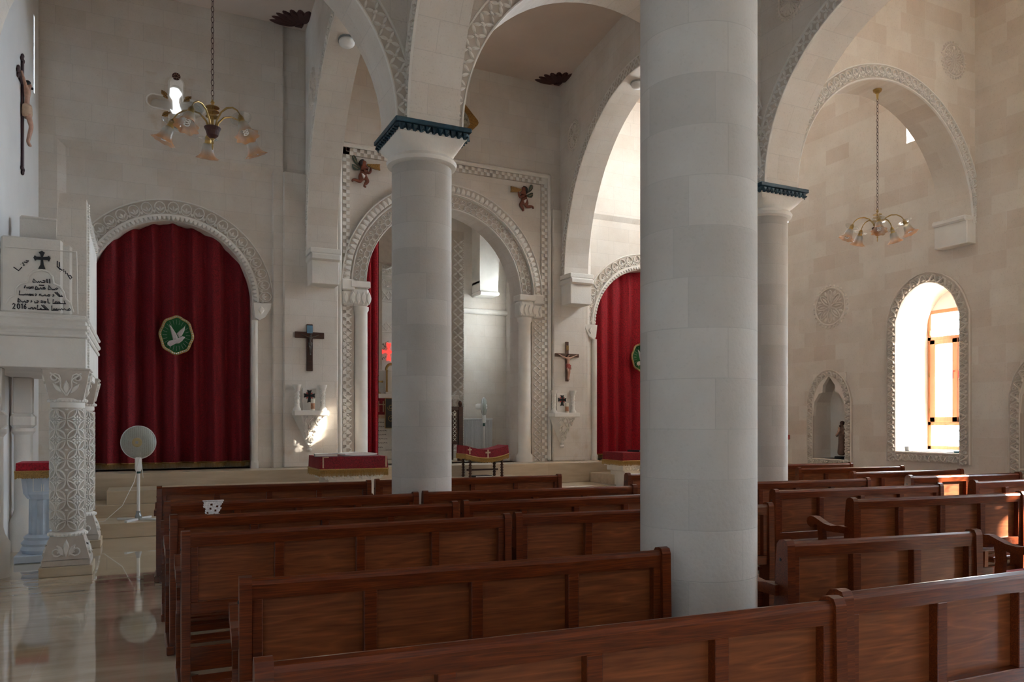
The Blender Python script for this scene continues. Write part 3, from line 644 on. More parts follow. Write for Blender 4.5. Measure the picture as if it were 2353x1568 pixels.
PW = [
 (Z(360, 1117), Z(852, 1103), 'frontmost pew of the left block, before the draped stone table', 4, 0),
 (Z(377, 1152), Z(960, 1130), 'pew in the left block with the white lace cloth hung over its rail', 4, 0),
 (Z(390, 1182), Z(1050, 1151), 'pew in the left block just behind the one carrying the lace cloth', 4, 0),
 (Z(416, 1220), Z(1170, 1179), 'left block pew with three panels and full post seen beside the polished aisle floor', 4, 0),
 (Z(549, 1324), Z(1532, 1256), 'pew whose right post overlaps the foot of the foreground column', 4, 0),
 (Z(583, 1513), Z(1927, 1368), 'nearest pew, running along the bottom edge of the picture from its left post', 4, 0),
 (Z(857, 1101), Z(1288, 1089), 'pew passing behind the teal-capped column, in front of the red stool', 4, 0),
 (Z(966, 1128), Z(1461, 1113), 'pew just in front of the foot of the teal-capped column', 4, 0),
 (Z(1057, 1150), None, 'middle pew whose left post stands beside the end of the third left-block pew', 4, 0),
 (Z(1176, 1178), Z(1772, 1154), 'middle pew with light grained panels cut by the left side of the foreground column', 4, 0),
 (Z(1799, 1240), Z(2245, 1215), 'short three-panel pew standing right of the foreground column', 3, 1),
 ((Z(1915, 1363)[0]+.035, Z(1915, 1363)[1]+.03), None, 'nearest pew at the bottom right corner, its left post against its neighbour', 4, 0),
 (Z(1439, 1087), None, 'pew whose left end shows just left of the foreground column, near the right curtain', 4, 0),
 ((5.5, 6.38), Z(1996, 1097), 'pew crossing in front of the slender column foot on the right', 4, 0),
 (Z(1776, 1124), Z(2162, 1110), 'right pew with a sun patch on its left rail and panel', 4, 0),
 (Z(1954, 1144), Z(2350, 1128), 'right pew with scrolled arm and a sunlit third panel', 4, 0),
 ((5.55, 3.12), (7.6, 3.0), 'pew at the right edge showing only its scrolled arm and seat end', 4, 1),
 ((8.25, 9.0), Z(1957, 1062), 'farthest pew along the right wall, below the niche', 4, 0),
 (Z(1832, 1074), Z(2075, 1070), 'second farthest pew along the right wall', 4, 0),
 (Z(1957, 1083), Z(2210, 1077), 'right wall pew below the left side of the window frame', 4, 0),
 (Z(2087, 1092), Z(2343, 1084), 'right wall pew with a bright sun patch at its left panel', 4, 0),
 (Z(2235, 1103), None, 'right wall pew cut by the right edge of the picture', 4, 0),
]
PEWS = []
for i_, (a, b, lab, n, cu) in enumerate(PW):
    if b is None: b = ext(a, (1, -.03), 2.08)
    if i_ in (6, 7, 8, 9, 11): a = (a[0]+.025, a[1]+.01)
    PEWS.append(pew(a, b, lab, n, cu, out=i_ not in (6, 7, 8, 9, 11)))
# lace cloth hanging over the second left pew rail
lc = MB(); p0 = Vector(Z(377, 1152)); p1 = Vector(Z(960, 1130)); dr = (p1-p0).normalized(); base = p0+dr*((Vector(Z(490, 1148))-p0).length)
def lacefn(u, v, h): q = base+dr*u+Vector((dr.y, -dr.x))*(.034+h); return (q.x, q.y, v)
zt = HP-.015
for i in range(8):
    for j in range(8):
        if (i*3+j*5) % 7 == 0 and j > 0: continue
        w0 = .075-.035*j/8; w1 = .075-.035*(j+1)/8; jg_ = .006*((j*7) % 3)
        q = [(-w0-jg_+2*w0*i/8, zt-.13*j/8), (-w0-jg_+2*w0*(i+1)/8, zt-.13*j/8), (-w1-jg_+2*w1*(i+1)/8, zt-.13*(j+1)/8), (-w1-jg_+2*w1*i/8, zt-.13*(j+1)/8)]
        lc.prism(q, lacefn, .002*S(i*1.3), .002*S(i*1.3)+.003)
qq = [base+dr*u for u in (-.08, .08)]
nn = Vector((-dr.y, dr.x))
lc.prism([(-.08, -.036), (.08, -.036), (.08, .03), (-.08, .03)], lambda u, v, h: (*(base+dr*u+nn*v), h), HP-.013, HP-.009)
tag(lc.build('lace_cloth', LACE), 'small white lace cloth draped over the rail of a left block pew', 'cloth')
# ------------------------------------------------------------------ curtains
def curtain(name, label, xa, xb, topf, zb, Y, folds, amp, m, fringe=True, dr=0, emblem=None, group=None):
    t = thing(name, ((xa+xb)/2, Y, 0), label, 'curtain', group=group); ox = (xa+xb)/2
    g = MB(); nx, nz = 150, 26; ids = []
    def yy(x, q): ph = folds*(x-xa)/(xb-xa)*2*PI; return amp*(.6+.4*(1-q))*(S(ph+.8*S(2*x))+.45*S(ph*.47+1+dr*q)+.25*S(ph*2.3+2*q))
    for i in range(nx+1):
        x = xa+(xb-xa)*i/nx; zt = topf(x); row = []
        for j in range(nz+1):
            z = zb+(zt-zb)*j/nz; q = (z-zb)/4; row.append(g.P((x-ox, yy(x, q), z)))
        ids.append(row)
    for i in range(nx):
        for j in range(nz): g.f.append([ids[i][j], ids[i+1][j], ids[i+1][j+1], ids[i][j+1]])
    g.build('drape', m, t, smooth=True)
    if fringe:
        fg = MB(); n = 260
        for k in range(n):
            x = xa+(xb-xa)*(k+.5)/n; y = yy(x, 0); w = (xb-xa)/n*.42; l = .075+.012*random.random()
            fg.prism([(-w, 0), (w, 0), (w*.6, -l), (-w*.6, -l)], lambda u, v, h: (x-ox+u, y-h, zb+.012+v), .0, .012)
        for k in range(nx): pass
        pts = [(xa+(xb-xa)*k/90-ox, yy(xa+(xb-xa)*k/90, 0)-.006, zb+.012) for k in range(91)]; fg.tube(pts, .014, 6)
        fo = fg.build('gold_fringe', GOLD, t)
    if emblem:
        ex, ez, rx, rz = emblem; eb = bpy.data.objects.new('dove_emblem', None); COL.objects.link(eb); eb.parent = t; eb.location = (ex-ox, -amp*1.7-.02, ez); eb['label'] = 'green oval emblem with silver dove'
        N = 64; lob = lambda a: 1+.03*K(8*a+.5)
        out = [(rx*lob(a)*K(a), rz*lob(a)*S(a)) for a in [2*PI*i/N for i in range(N)]]
        b = MB(); b.prism(out, lambda u, v, h: (u, -h, v), 0, .012); b.build('green_ground', GREENV, eb)
        b = MB(); b.ridge([(u*1.0, v*1.0) for u, v in out], lambda u, v, h: (u, -.008-h, v), .045, .012, True); b.build('gold_border', GOLD, eb)
        b = MB()
        for i in range(48): a = 2*PI*i/48; q = lob(a); b.ball((rx*q*K(a), -.024, rz*q*S(a)), .011, 8, 5)
        for i in range(24):
            a = 2*PI*i/24
            for k in range(5): q = .62+.055*k; b.ball((rx*q*K(a), -.014, rz*q*S(a)), .005, 5, 4)
        b.build('beads', GEM, eb)['kind'] = 'stuff'
        b = MB(); fnD = lambda u, v, h: (u*rx*1.05, -.012-h, v*rz*1.05)
        b.dome([(-.55, -.42), (-.42, -.30), (-.10, -.24), (.15, -.12), (.35, -.04), (.50, -.06), (.52, -.12), (.45, -.16), (.35, -.28), (.15, -.42), (-.05, -.44), (-.2, -.52), (-.38, -.60), (-.52, -.52)], fnD, .016)
        b.dome([(-.2, -.28), (-.30, .05), (-.43, .55), (-.30, .45), (-.05, .12), (.08, -.1), (.05, -.25)], fnD, .018)
        b.dome([(.0, .08), (.22, .28), (.52, .50), (.48, .25), (.32, -.02), (.15, -.1)], fnD, .016)
        b.build('dove', SILVER, eb)
    return t
def archtop(cx_, R, zs): return lambda x: zs+math.sqrt(max(0, R*R-(x-cx_)**2))
curtain('arch_curtain', 'dark red velvet curtain filling the left arch, behind the white pedestal fan', .45-1.255, .45+1.255, archtop(.45, 1.30, 3.69), ZP+.10, YF+.24, 7.3, .115, VELVET, emblem=(atY(405, 772, 14.1).x, atY(405, 772, 14.1).z, .245, .305), group=None)
curtain('arch_curtain', 'red velvet curtain filling the right arch beside the foreground column', 9.98-1.255, 9.98+1.255, archtop(9.98, 1.30, 3.69), ZP+.10, YF+.22, 7, .075, VELVETB, emblem=(9.98, atY(1470, 822, 14.1).z, .27, .305))
xa = 5.33-1.60
curtain('arch_curtain', 'narrow red velvet curtain drawn to the left side of the middle arch', xa, atY(868, 900, 14.5).x, lambda x: 5.4, ZP+.03, YF+.42, 3.2, .06, VELVETB, fringe=False, dr=1)
# ------------------------------------------------------------------ sanctuary behind the middle arch
ss = MB()
def quad(a, b, c, d): ss.face([a, b, c, d])
ss.box(2.6, 8.4, 17.8, 18.0, 0, 7); ss.box(2.4, 2.6, 14.55, 18, 0, 7); struct(ss.build('wall_sanctuary_back', STONE))
sr = MB(); rect_wall(sr, 'X', 8.4, 8.7, 14.55, 18, 0, 7, [(16.4, 17.0, 3.4, 5.2, 0)]); struct(sr.build('wall_sanctuary_right', STONE))
sc2 = MB(); sc2.box(2.4, 8.7, 14.55, 18, 7, 7.2); struct(sc2.build('ceiling_sanctuary', PLASTER))
co = MB(); zc = atY(1120, 717, 17.75).z
co.tube([(2.6, 17.78, zc), (8.4, 17.78, zc)], .07, 12); co.bbox(2.6, 8.4, 17.6, 17.8, ZP, ZP+.18, .01); struct(co.build('trim_60', PLAIN))
sb = MB(); p = atY(1088, 683, 17.7); q = atY(1130, 600, 17.7)
for i in range(12):   # springing arch seen in the sanctuary
    a = i/12; b = (i+1)/12; X0 = p.x; w = q.x-p.x; fx = lambda a: X0+w+.9*(1-K(a*1.1)); fz = lambda a: p.z+.35+2.2*a
    sb.face([(X0, 17.3, fz(a)), (fx(a), 17.3, fz(a)), (fx(b), 17.3, fz(b)), (X0, 17.3, fz(b))]); sb.face([(fx(a), 17.3, fz(a)), (fx(a), 17.8, fz(a)), (fx(b), 17.8, fz(b)), (fx(b), 17.3, fz(b))])
sb.bbox(p.x-.02, q.x+.02, 17.25, 17.8, p.z+.0, p.z+.10, .03); sb.bbox(p.x, q.x, 17.3, 17.8, p.z+.1, p.z+.36, .01); sb.face([(p.x, 17.3, p.z+.3), (p.x, 17.8, p.z+.3), (p.x, 17.8, p.z+2.6), (p.x, 17.3, p.z+2.6)]); struct(sb.build('wall_sanctuary_bracket', PLAIN))
# altar with carved stone canopy
YA = 16.4; al = thing('stone_altar', (5.6, YA, ZP), 'carved stone altar with canopy in the sanctuary, mostly behind the teal-capped column', 'altar')
def L3(p): return (p.x-5.6, p.y-YA, p.z-ZP)
xr0 = atY(1038, 700, YA).x-5.6; xr1 = atY(1066, 700, YA).x-5.6; xl1 = -xr0; xlc = atY(862, 700, YA+.6).x-5.6
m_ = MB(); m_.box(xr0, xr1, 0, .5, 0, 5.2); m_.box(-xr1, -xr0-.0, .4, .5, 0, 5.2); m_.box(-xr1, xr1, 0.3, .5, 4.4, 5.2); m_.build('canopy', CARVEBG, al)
m_ = MB(); band_leaf(m_, lambda u, v, h: (xr0+.02+v, -h, u), 5.0, xr1-xr0-.04, .015)
for k in range(90): m_.ball((xr1-.02, -.01, .1+.055*k), .012, 5, 4)
m_.build('carved_border', CARVE, al)
m_ = MB(); m_.box(-1.6, xr0, .85, .95, 0, 5.2)
m_.build('back_slab', PLAIN, al)
m_ = MB(); fnB = lambda u, v, h: (-1.5+u, .85-h, v); zz0 = atY(880, 560, YA+.85).z-ZP
for (py, hh, kd) in ((560, .2, band_chain), (608, .22, band_scroll), (640, .2, band_scroll), (668, .22, band_leaf), (740, .2, band_leaf)):
    zq = atY(880, py, YA+.85).z-ZP-hh; kd(m_, lambda u, v, h, zq=zq: fnB(u, zq+v, h), 2.6, hh, .012); m_.ridge([(0, zq-.03), (2.6, zq-.03)], fnB, .03, .02)
m_.ridge([(1.3+.9*K(PI*k/16), 3.9+.7*S(PI*k/16)-.2*abs(S(PI*k/4))) for k in range(17)], fnB, .05, .03)
m_.build('carved_bands', CARVE, al)
# red glass cross
cc = atY(893, 809, YA+.85); m_ = MB(); fnc = lambda u, v, h: (cc.x-5.6+u, .845-h, cc.z-ZP+v)
for a in (0, PI/2, PI, -PI/2):
    R_ = lambda u, v: (u*K(a)-v*S(a), u*S(a)+v*K(a)); m_.prism([R_(.05, -.015), R_(.17, -.05), R_(.21, -.045), R_(.19, -.0), R_(.22, .045), R_(.17, .05), R_(.05, .015)], fnc, .0, .01)
m_.prism(ell(0, 0, .06, .06, 0, 10), fnc, 0, .012); m_.build('red_glass_cross', REDG, al)
m_ = MB()
for ln in ([(-.17, .15), (-.13, .19), (-.10, .12), (-.07, .11)], [(-.18, .17), (-.15, .17)], [(-.16, -.17), (-.12, -.13), (-.10, -.16), (-.07, -.11)], [(-.18, -.15), (-.14, -.19)]): m_.ridge(ln, fnc, .014, .006)
m_.ridge([(x*.13, y*.13) for x, y in [(-2, .5), (-1.4, .55), (-.9, .4), (-.5, .9), (-.6, 1.6), (0, 1.9)]], fnc, .01, .004)
m_.build('lettering', INK, al)
# altar table, gradins, cloth
pe = atY(865, 905, YA-.1); zt = pe.z-ZP
m_ = MB(); m_.bbox(-1.3, .9, -.1, .4, zt-.10, zt, .01); m_.bbox(-1.2, -.45, .25, .7, zt, zt+.28, .01); m_.bbox(-1.15, -.52, .32, .7, zt+.28, zt+.55, .01); m_.bbox(-1.1, .7, .1, .7, .0, zt-.5, .01); m_.bbox(-1.35, .9, -.15, .7, 0, .18, .01)
m_.build('altar_table', CARVE, al)
m_ = MB(); m_.bbox(-1.25, -.62, -.14, -.11, zt-.48, zt-.10, .004); m_.build('altar_cloth', VELVET, al)
m_ = MB(); m_.bbox(-1.25, -.62, -.15, -.11, zt-.54, zt-.46, .004)
for k in range(2):
    xx = atY(870+11*k, 913, YA-.15).x-5.6; m_.bbox(xx-.012, xx+.012, -.15, -.135, zt-.40, zt-.16, .002); m_.bbox(xx-.05, xx+.05, -.15, -.135, zt-.25, zt-.225, .002)
m_.build('cloth_fringe_and_crosses', BEIGE, al)
m_ = MB(); x1_ = atY(885, 920, YA-.2).x-5.6; m_.bbox(x1_, x1_+.5, -.2, -.16, zt-.75, zt-.1, .004); m_.build('black_banner', BLACK, al)
m_ = MB(); fnq = lambda u, v, h: (x1_+u, -.2-h, zt-.75+v)
m_.ridge([(.0, 0), (.5, 0), (.5, .65), (0, .65)], fnq, .025, .01, True); m_.ridge(spiral(.13, .2, .08, 0, 1.5), fnq, .014, .006); m_.ridge(spiral(.13, .45, .08, PI, 1.5), fnq, .014, .006); m_.build('banner_embroidery', GOLD, al)
# plaque on the altar front
pq = atY(875, 1000, YA-.15); m_ = MB(); fnp = lambda u, v, h: (pq.x-5.6+u, -.0-h, pq.z-ZP+v)
m_.prism(ell(0, 0, .26, .42, 0, 20), fnp, -.15, .0); m_.bbox(pq.x-5.6-.3, pq.x-5.6+.3, .01, .1, .2, zt-.55, .01); m_.build('oval_plaque', CARVE, al)
m_ = MB()
for r_ in range(7):
    w_ = .17 if 0 < r_ < 6 else .09; v0 = .27-.09*r_; x = -w_
    while x < w_: l = random.uniform(.02, .05); m_.ridge([(x, v0), (x+l*.5, v0+.02*random.random()), (x+l, v0-.006)], lambda u, v, h: fnp(u, v, h), .011, .005); x += l+.012
m_.build('plaque_lettering', INK, al)
# things on the altar
ct = thing('brass_cross', (atY(871, 888, YA).x, YA+.1, pe.z), 'small brass altar cross standing by the red curtain in the sanctuary', 'cross')
m_ = MB(); m_.lathe([(.07, 0), (.06, .03), (.02, .06), (.02, .12)], n=16); m_.bbox(-.015, .015, -.012, .012, .1, .40, .004); m_.bbox(-.10, .10, -.012, .012, .26, .29, .004)
for (x, z) in ((-.10, .275), (.10, .275), (0, .41)): m_.ball((x, 0, z), .025)
m_.ball((0, -.01, .275), .03); m_.build('cross_body', BRASS, ct); m_ = MB(); m_.lathe([(.075, -.0), (.075, .012)], n=16); m_.build('foot', BRASS, ct)
tb = thing('tabernacle', (atY(902, 880, YA).x, YA+.1, pe.z), 'gilded arched tabernacle on the altar, half hidden by the teal-capped column', 'tabernacle')
m_ = MB(); m_.bbox(-.14, .14, -.05, .1, 0, .05); m_.bbox(-.12, .12, -.0, .1, .05, .5); m_.build('case', CARVE, tb)
m_ = MB()
for x in (-.11, .11): m_.lathe([(.03, .05), (.022, .08), (.022, .5), (.03, .53)], (x, -.03, 0), 12)
m_.ridge([(.12*K(PI*k/12), .53+.14*S(PI*k/12)) for k in range(13)], lambda u, v, h: (u, -.01-h, v), .06, .04); m_.build('gilt_arch', GOLD, tb)
# throne
pt_ = atY(1047, 1060, 14.9); th = thing('wooden_throne', (pt_.x-.25, 14.9, ZP), 'carved dark wooden throne chair with white inlaid lattice, right beside the teal-capped column', 'throne')
hz = atY(1047, 935, 14.9).z-ZP
m_ = MB(); m_.bbox(.30, .40, -.05, .05, 0, hz, .01); m_.bbox(-.40, -.30, -.05, .05, 0, hz, .01); m_.bbox(-.3, .3, -.02, .03, .35, hz-.05, .01); m_.bbox(-.4, .4, -.04, .04, hz-.08, hz, .01)
for x in (-.35, .35): m_.lathe([(.02, 0), (.035, .03), (.045, .07), (.03, .11), (.01, .13)], (x, 0, hz), 12)
m_.lathe([(.02, 0), (.045, .05), (.05, .12), (.03, .2), (.012, .24)], (.12, .0, hz), 12)
m_.build('backrest', DARKW, th)
m_ = MB()
for x in (.22,):
    for k in range(12):
        z = .45+.085*k
        for s_ in (-1, 1): m_.ridge([(x-.035, z-.035*s_), (x+.035, z+.035*s_)], lambda u, v, h: (u, -.022-h, v), .012, .006)
for k in range(6):
    x = -.2+.085*k
    for s_ in (-1, 1): m_.ridge([(x-.03, hz-.15-.03*s_), (x+.03, hz-.15+.03*s_)], lambda u, v, h: (u, -.022-h, v), .012, .006)
m_.build('white_inlay', WHITEP, th)
m_ = MB(); m_.bbox(-.36, .36, .02, .55, .40, .46); m_.build('seat', DARKW, th); m_ = MB()
m_.bbox(-.38, -.3, .45, .53, 0, .7); m_.bbox(.3, .38, .45, .53, 0, .7); m_.build('leg', DARKW, th)
m_ = MB(); m_.lathe([(.0, 0), (.03, .03), (.045, .07), (.05, .09)], (.08, -.05, .38+.25), 12, Matrix.Rotation(-PI/2, 3, 'Y')); m_.build('white_bow', WHITEP, th)
# radiators
def radiator(name, loc, rz, w, h, label):
    t = thing(name, loc, label, 'radiator', rz); m_ = MB(); m_.bbox(0, w, 0, .02, .1, .1+h); m_.bbox(0, w, -.08, .02, .1+h-.02, .1+h+.01, .004); m_.build('panel', STEELW, t)
    m_ = MB(); n = int(w/.033)
    for i in range(n): m_.bbox(w*(i+.2)/n, w*(i+.8)/n, -.075, -.0, .12, .1+h-.03, .012)
    m_.build('convector_ribs', STEELW, t); m_ = MB()
    for x in (.06, w-.1): m_.bbox(x, x+.03, -.05, .05, 0, .12, .004)
    m_.bbox(w-.0, w+.05, -.03, .0, .14, .19); m_.lathe([(.02, 0), (.025, .02), (.02, .06)], (w+.07, -.02, .14), 10); m_.build('valve_and_feet', STEELW, t); return t
pa = atY(1062, 1020, 17.6); pb = atY(1130, 1020, 17.6); radiator('radiator', (pa.x, 17.62, ZP), 0, pb.x-pa.x, atY(1100, 963, 17.6).z-ZP-.1, 'white ribbed radiator on the sanctuary back wall behind the small fan')
radiator('radiator', (XL+.14, 8.68, 0), -PI/2, 1.3, .55, 'white radiator on the left wall at the left edge of the picture')
# ------------------------------------------------------------------ fans
def fan(loc, H, yaw, label, s=1, col=STEELW, tilt=0, cord=None, hc=None):
    t = thing('pedestal_fan', loc, label, 'fan', 0)
    m_ = MB()
    for k in range(4):
        a = PI/4+k*PI/2+.25; M = Matrix.Rotation(a, 4, 'Z'); m_.T = M; m_.bbox(0, .30*s, -.022, .022, 0, .03, .006)
    m_.T = None; m_.build('cross_base', STEELW, t)
    m_ = MB(); m_.lathe([(.045, 0), (.045, .06), (.03, .10), (.03, .13)], n=16); m_.build('hub_socket', GREYMETAL, t)
    m_ = MB(); m_.lathe([(.021, .08), (.021, H*.62)], n=14); m_.build('lower_pole', WHITEP, t)
    m_ = MB(); m_.lathe([(.028, H*.60), (.030, H*.66), (.024, H*.68)], n=14); m_.build('height_collar', DARKG, t)
    m_ = MB(); m_.lathe([(.011, H*.66), (.011, H-.24*s)], n=12); m_.build('upper_pole', GREYMETAL, t)
    m_ = MB(); m_.lathe([(.03, H-.40*s), (.045, H-.37*s), (.045, H-.22*s), (.03, H-.20*s)], n=16); m_.build('control_housing', WHITEP, t)
    hd = bpy.data.objects.new('fan_head', None); COL.objects.link(hd); hd.parent = t; hd.location = (0, 0, H); hd.rotation_euler = (tilt, 0, yaw)
    R_ = .225*s; X90 = Matrix.Rotation(PI/2, 3, 'X')
    m_ = MB(); m_.lathe([(.06*s, -.20*s), (.075*s, -.16*s), (.075*s, -.06*s), (.04*s, -.04*s)], (0, 0, 0), 20, X90); m_.build('motor', WHITEP, hd, smooth='auto')
    m_ = MB(); m_.lathe([(.05*s, .06*s), (R_*.6, .055*s), (R_*.9, .035*s), (R_, 0)], (0, 0, 0), 40, X90, 'rad'); m_.build('front_grille', GRILLE, hd, smooth=True)
    m_ = MB(); m_.lathe([(.05*s, -.06*s), (R_*.6, -.055*s), (R_*.9, -.035*s), (R_, 0)], (0, 0, 0), 40, X90, 'rad'); m_.build('rear_grille', GRILLE, hd, smooth=True)
    m_ = MB(); m_.tube([(R_*K(2*PI*k/40), 0, R_*S(2*PI*k/40)) for k in range(40)], .007*s, 6, closed=True); m_.build('rim', STEELW, hd)
    m_ = MB(); m_.lathe([(.065*s, .055*s), (.065*s, .066*s), (.05*s, .072*s)], (0, 0, 0), 24, X90); m_.build('centre_badge', hc or WHITEP, hd)
    m_ = MB(); m_.box(-.018*s, .018*s, -.078*s, -.07*s, -.018*s, .018*s); m_.build('badge_square', GREYMETAL, hd)
    for k in range(3):
        a = 2*PI*k/3+.4; m_ = MB(); P_ = []
        for (r, dw) in ((.04, .02), (.10, .07), (.16, .085), (.19, .05)):
            for s_ in (-1, 1): b = a+s_*dw/r*.8; P_.append((r*s*K(b), -.02*s_*s, r*s*S(b)))
        for i in range(3): m_.face([P_[2*i], P_[2*i+1], P_[2*i+3], P_[2*i+2]])
        m_.build('blade', mat('grey_green_blade', (.38, .40, .36), .4) if k == 0 and 'bl' not in globals() else bpy.data.materials['grey_green_blade'], hd); globals()['bl'] = 1
    if cord:
        m_ = MB(); m_.tube(cord, .005, 6); m_.build('power_cord', WHITEP, t)
    return t
fp = atY(318, 1197, 11.98); fz = .20; Hf = atY(312, 1017, 11.98).z-fz
fan((fp.x, 11.98, fz), Hf, -.25, 'white pedestal fan on the step before the left curtain', 1.02, hc=mat('fan_badge_ochre', (.45, .36, .18), .4),
    cord=[(.04, 0, Hf-.3), (.06, -.02, Hf-.5), (.03, -.04, .95), (-.05, -.06, .55), (-.2, -.10, .22), (-.42, -.14, .02), (-.7, -.16, .012), (-.95, -.1, .012)])
fp2 = atY(1112, 1020, 17.1); fan((fp2.x, 17.1, ZP), atY(1112, 935, 17.1).z-ZP, .95, 'small white pedestal fan turned aside inside the sanctuary', 1.0)
# ------------------------------------------------------------------ chandeliers
def chandelier(loc, ztop, rot, label):
    t = thing('chandelier', (loc[0], loc[1], loc[2]), label, 'chandelier', rot, 'brass five-arm chandeliers'); H = ztop-loc[2]
    m_ = MB(); m_.lathe([(.0001, H), (.06, H-.001), (.055, H-.03), (.02, H-.06), (.01, H-.14)], n=20); m_.build('ceiling_rose', BRASS, t)
    m_ = MB(); z = .47; k = 0
    while z < H-.12:
        pts = [((.013*K(2*PI*j/10) if k % 2 else 0), (0 if k % 2 else .013*K(2*PI*j/10)), z+.028*S(2*PI*j/10)) for j in range(10)]
        m_.tube(pts, .0032, 5, closed=True); z += .048; k += 1
    m_.build('chain', MAROON, t)
    m_ = MB(); m_.lathe([(.004, 0), (.008, .03), (.005, .05), (.012, .06), (.008, .08), (.02, .10)], n=14)
    m_.lathe([(.012, .22), (.012, .42), (.020, .43), (.005, .46)], n=14)
    for z in (.30, .345, .385): m_.lathe([(.012, z+.006), (.06, z), (.06, z+.004), (.012, z+.014)], n=24)
    m_.build('stem', BRASS, t)
    m_ = MB(); m_.lathe([(.02, .10), (.05, .13), (.06, .17), (.075, .20), (.07, .205), (.03, .21)], n=20); m_.build('bottom_bowl', MAROON, t)
    for k in range(5):
        a = 2*PI*k/5; ar = bpy.data.objects.new('arm', None); COL.objects.link(ar); ar.parent = t; ar.rotation_euler = (0, 0, a)
        m_ = MB(); m_.tube([(.03, 0, .18), (.055, 0, .26), (.11, 0, .325), (.18, 0, .35), (.25, 0, .34), (.305, 0, .305), (.335, 0, .265), (.345, 0, .24)], [.009, .009, .008, .010, .008, .007, .006, .006], 8); m_.build('curved_tube', BRASS, ar, smooth=True)
        M = Matrix.Rotation(-.42, 3, 'Y'); cc_ = (.345, 0, .235); M = M @ Matrix.Scale(1.22, 3)
        m_ = MB(); m_.lathe([(.015, 0), (.025, -.01), (.068, -.018), (.078, -.008), (.07, -.022), (.02, -.03)], cc_, 24, M); m_.build('glass_dish', CLEARG, ar, smooth=True)
        m_ = MB(); m_.lathe([(.010, .02), (.022, -.005), (.024, -.04), (.03, -.055)], cc_, 16, M); m_.build('lamp_holder', BRASS, ar)
        wob = lambda a, j: 1+(.10*S(8*a) if j >= 6 else .04*S(8*a) if j == 5 else 0)
        m_ = MB(); m_.lathe([(.022, -.045), (.035, -.055), (.042, -.08), (.045, -.105), (.052, -.13), (.066, -.15), (.085, -.165)], cc_, 40, M, 'unit', wob); m_.f.pop(); m_.build('glass_shade', SHADE, ar, smooth=True)
        m_ = MB(); pts = []
        for j in range(40): q = j/39; b = q*4*2*PI; pts.append(Vector(cc_)+M @ Vector((.018*K(b), .018*S(b), -.07-.085*q)))
        m_.tube(pts, .005, 6); m_.build('spiral_bulb', WHITEP, ar, smooth=True)
        if k % 1 == 0: pass
    return t
chandelier((.57, 7.5, 4.06), ZS+1.68, .35, 'brass chandelier in front of the cross-shaped window, top left')
chandelier((9.33, 7.5, 4.12), ZS+1.75, .1, 'brass chandelier hanging under the right arch')
# ------------------------------------------------------------------ windows of the right wall
wn = 0
def window(y0, y1, zb, zt, x, label=None, simple=False):
    global wn; wn += 1
    o = bpy.data.objects.new('window_%d' % wn, None); COL.objects.link(o); o.location = (x, (y0+y1)/2, zb); struct(o)
    w = y1-y0; H = zt-zb; hw = w/2
    m_ = MB(); m_.bbox(-.03, .04, -hw, -hw+.06, 0, H, .004); m_.bbox(-.03, .04, hw-.06, hw, 0, H, .004)
    for (a, b) in ((0, .06), (.40, .46), (H-.52, -1), (H-.06, H)):
        if b < 0: a, b = H-.50, H-.44
        m_.bbox(-.03, .04, -hw, hw, a, b, .004)
    if simple: pass
    else:
        for (ya, yb) in ((-hw+.05, -.005), (.005, hw-.05)):
            for (a, b, c_, d) in ((ya, ya+.095, .45, H-.49), (yb-.095, yb, .45, H-.49), (ya, yb, .45, .54), (ya, yb, H-.57, H-.49)): m_.bbox(-.05, .02, a, b, c_, d, .008)
    m_.build('window_frame', FRAMEW, o)
    m_ = MB(); m_.face([(.0, -hw, 0), (0, hw, 0), (0, hw, H), (0, -hw, H)]); m_.build('pane', PANE, o)
    if not simple:
        m_ = MB()
        for y in (-.05, .05): m_.tube([(-.05, y, 1.28), (-.09, y, 1.28), (-.10, y, 1.26), (-.10, y, 1.16)], .009, 8)
        m_.build('handle', REDP, o)
        m_ = MB()
        for z in (.6, 1.2, 1.9): m_.lathe([(.012, z), (.012, z+.08)], (-.04, hw-.045, 0), 8)
        m_.build('hinge', BRASS, o)
        m_ = MB()
        for y in (-.36, -.18, 0, .18, .36): m_.tube([(.17, y, 0), (.17, y, H+.2)], .006, 5)
        for k in range(8): m_.tube([(.17, -hw, .15+.33*k), (.17, hw, .15+.33*k)], .006, 5)
        m_.build('iron_bars', GREYMETAL, o)
    return o
for (a, b, c_, d, r_) in WR[:4]: window(a+.0, b-.0, c_+.02, d+.22, XR+.78)
for (a, b, c_, d, r_) in WR[4:8]+WR[10:]: window(a, b, c_, d, XR+.82, simple=True)
lint = MB()
for (a, b, c_, d, r_) in WR[:4]: lint.prism([(a, d+.2)]+[(a+(b-a)*k/14, d+r_*ptd(2*k/14-1)) for k in range(15)]+[(b, d+.2)] if 0 else [(a+(b-a)*k/14, max(d+.2, d+r_*ptd(2*k/14-1))) for k in range(15)]+[(b, d+.2), (a, d+.2)], lambda u, v, h: (h, u, v), XR+.76, XR+.86)
struct(lint.build('wall_window_heads', PLAIN))
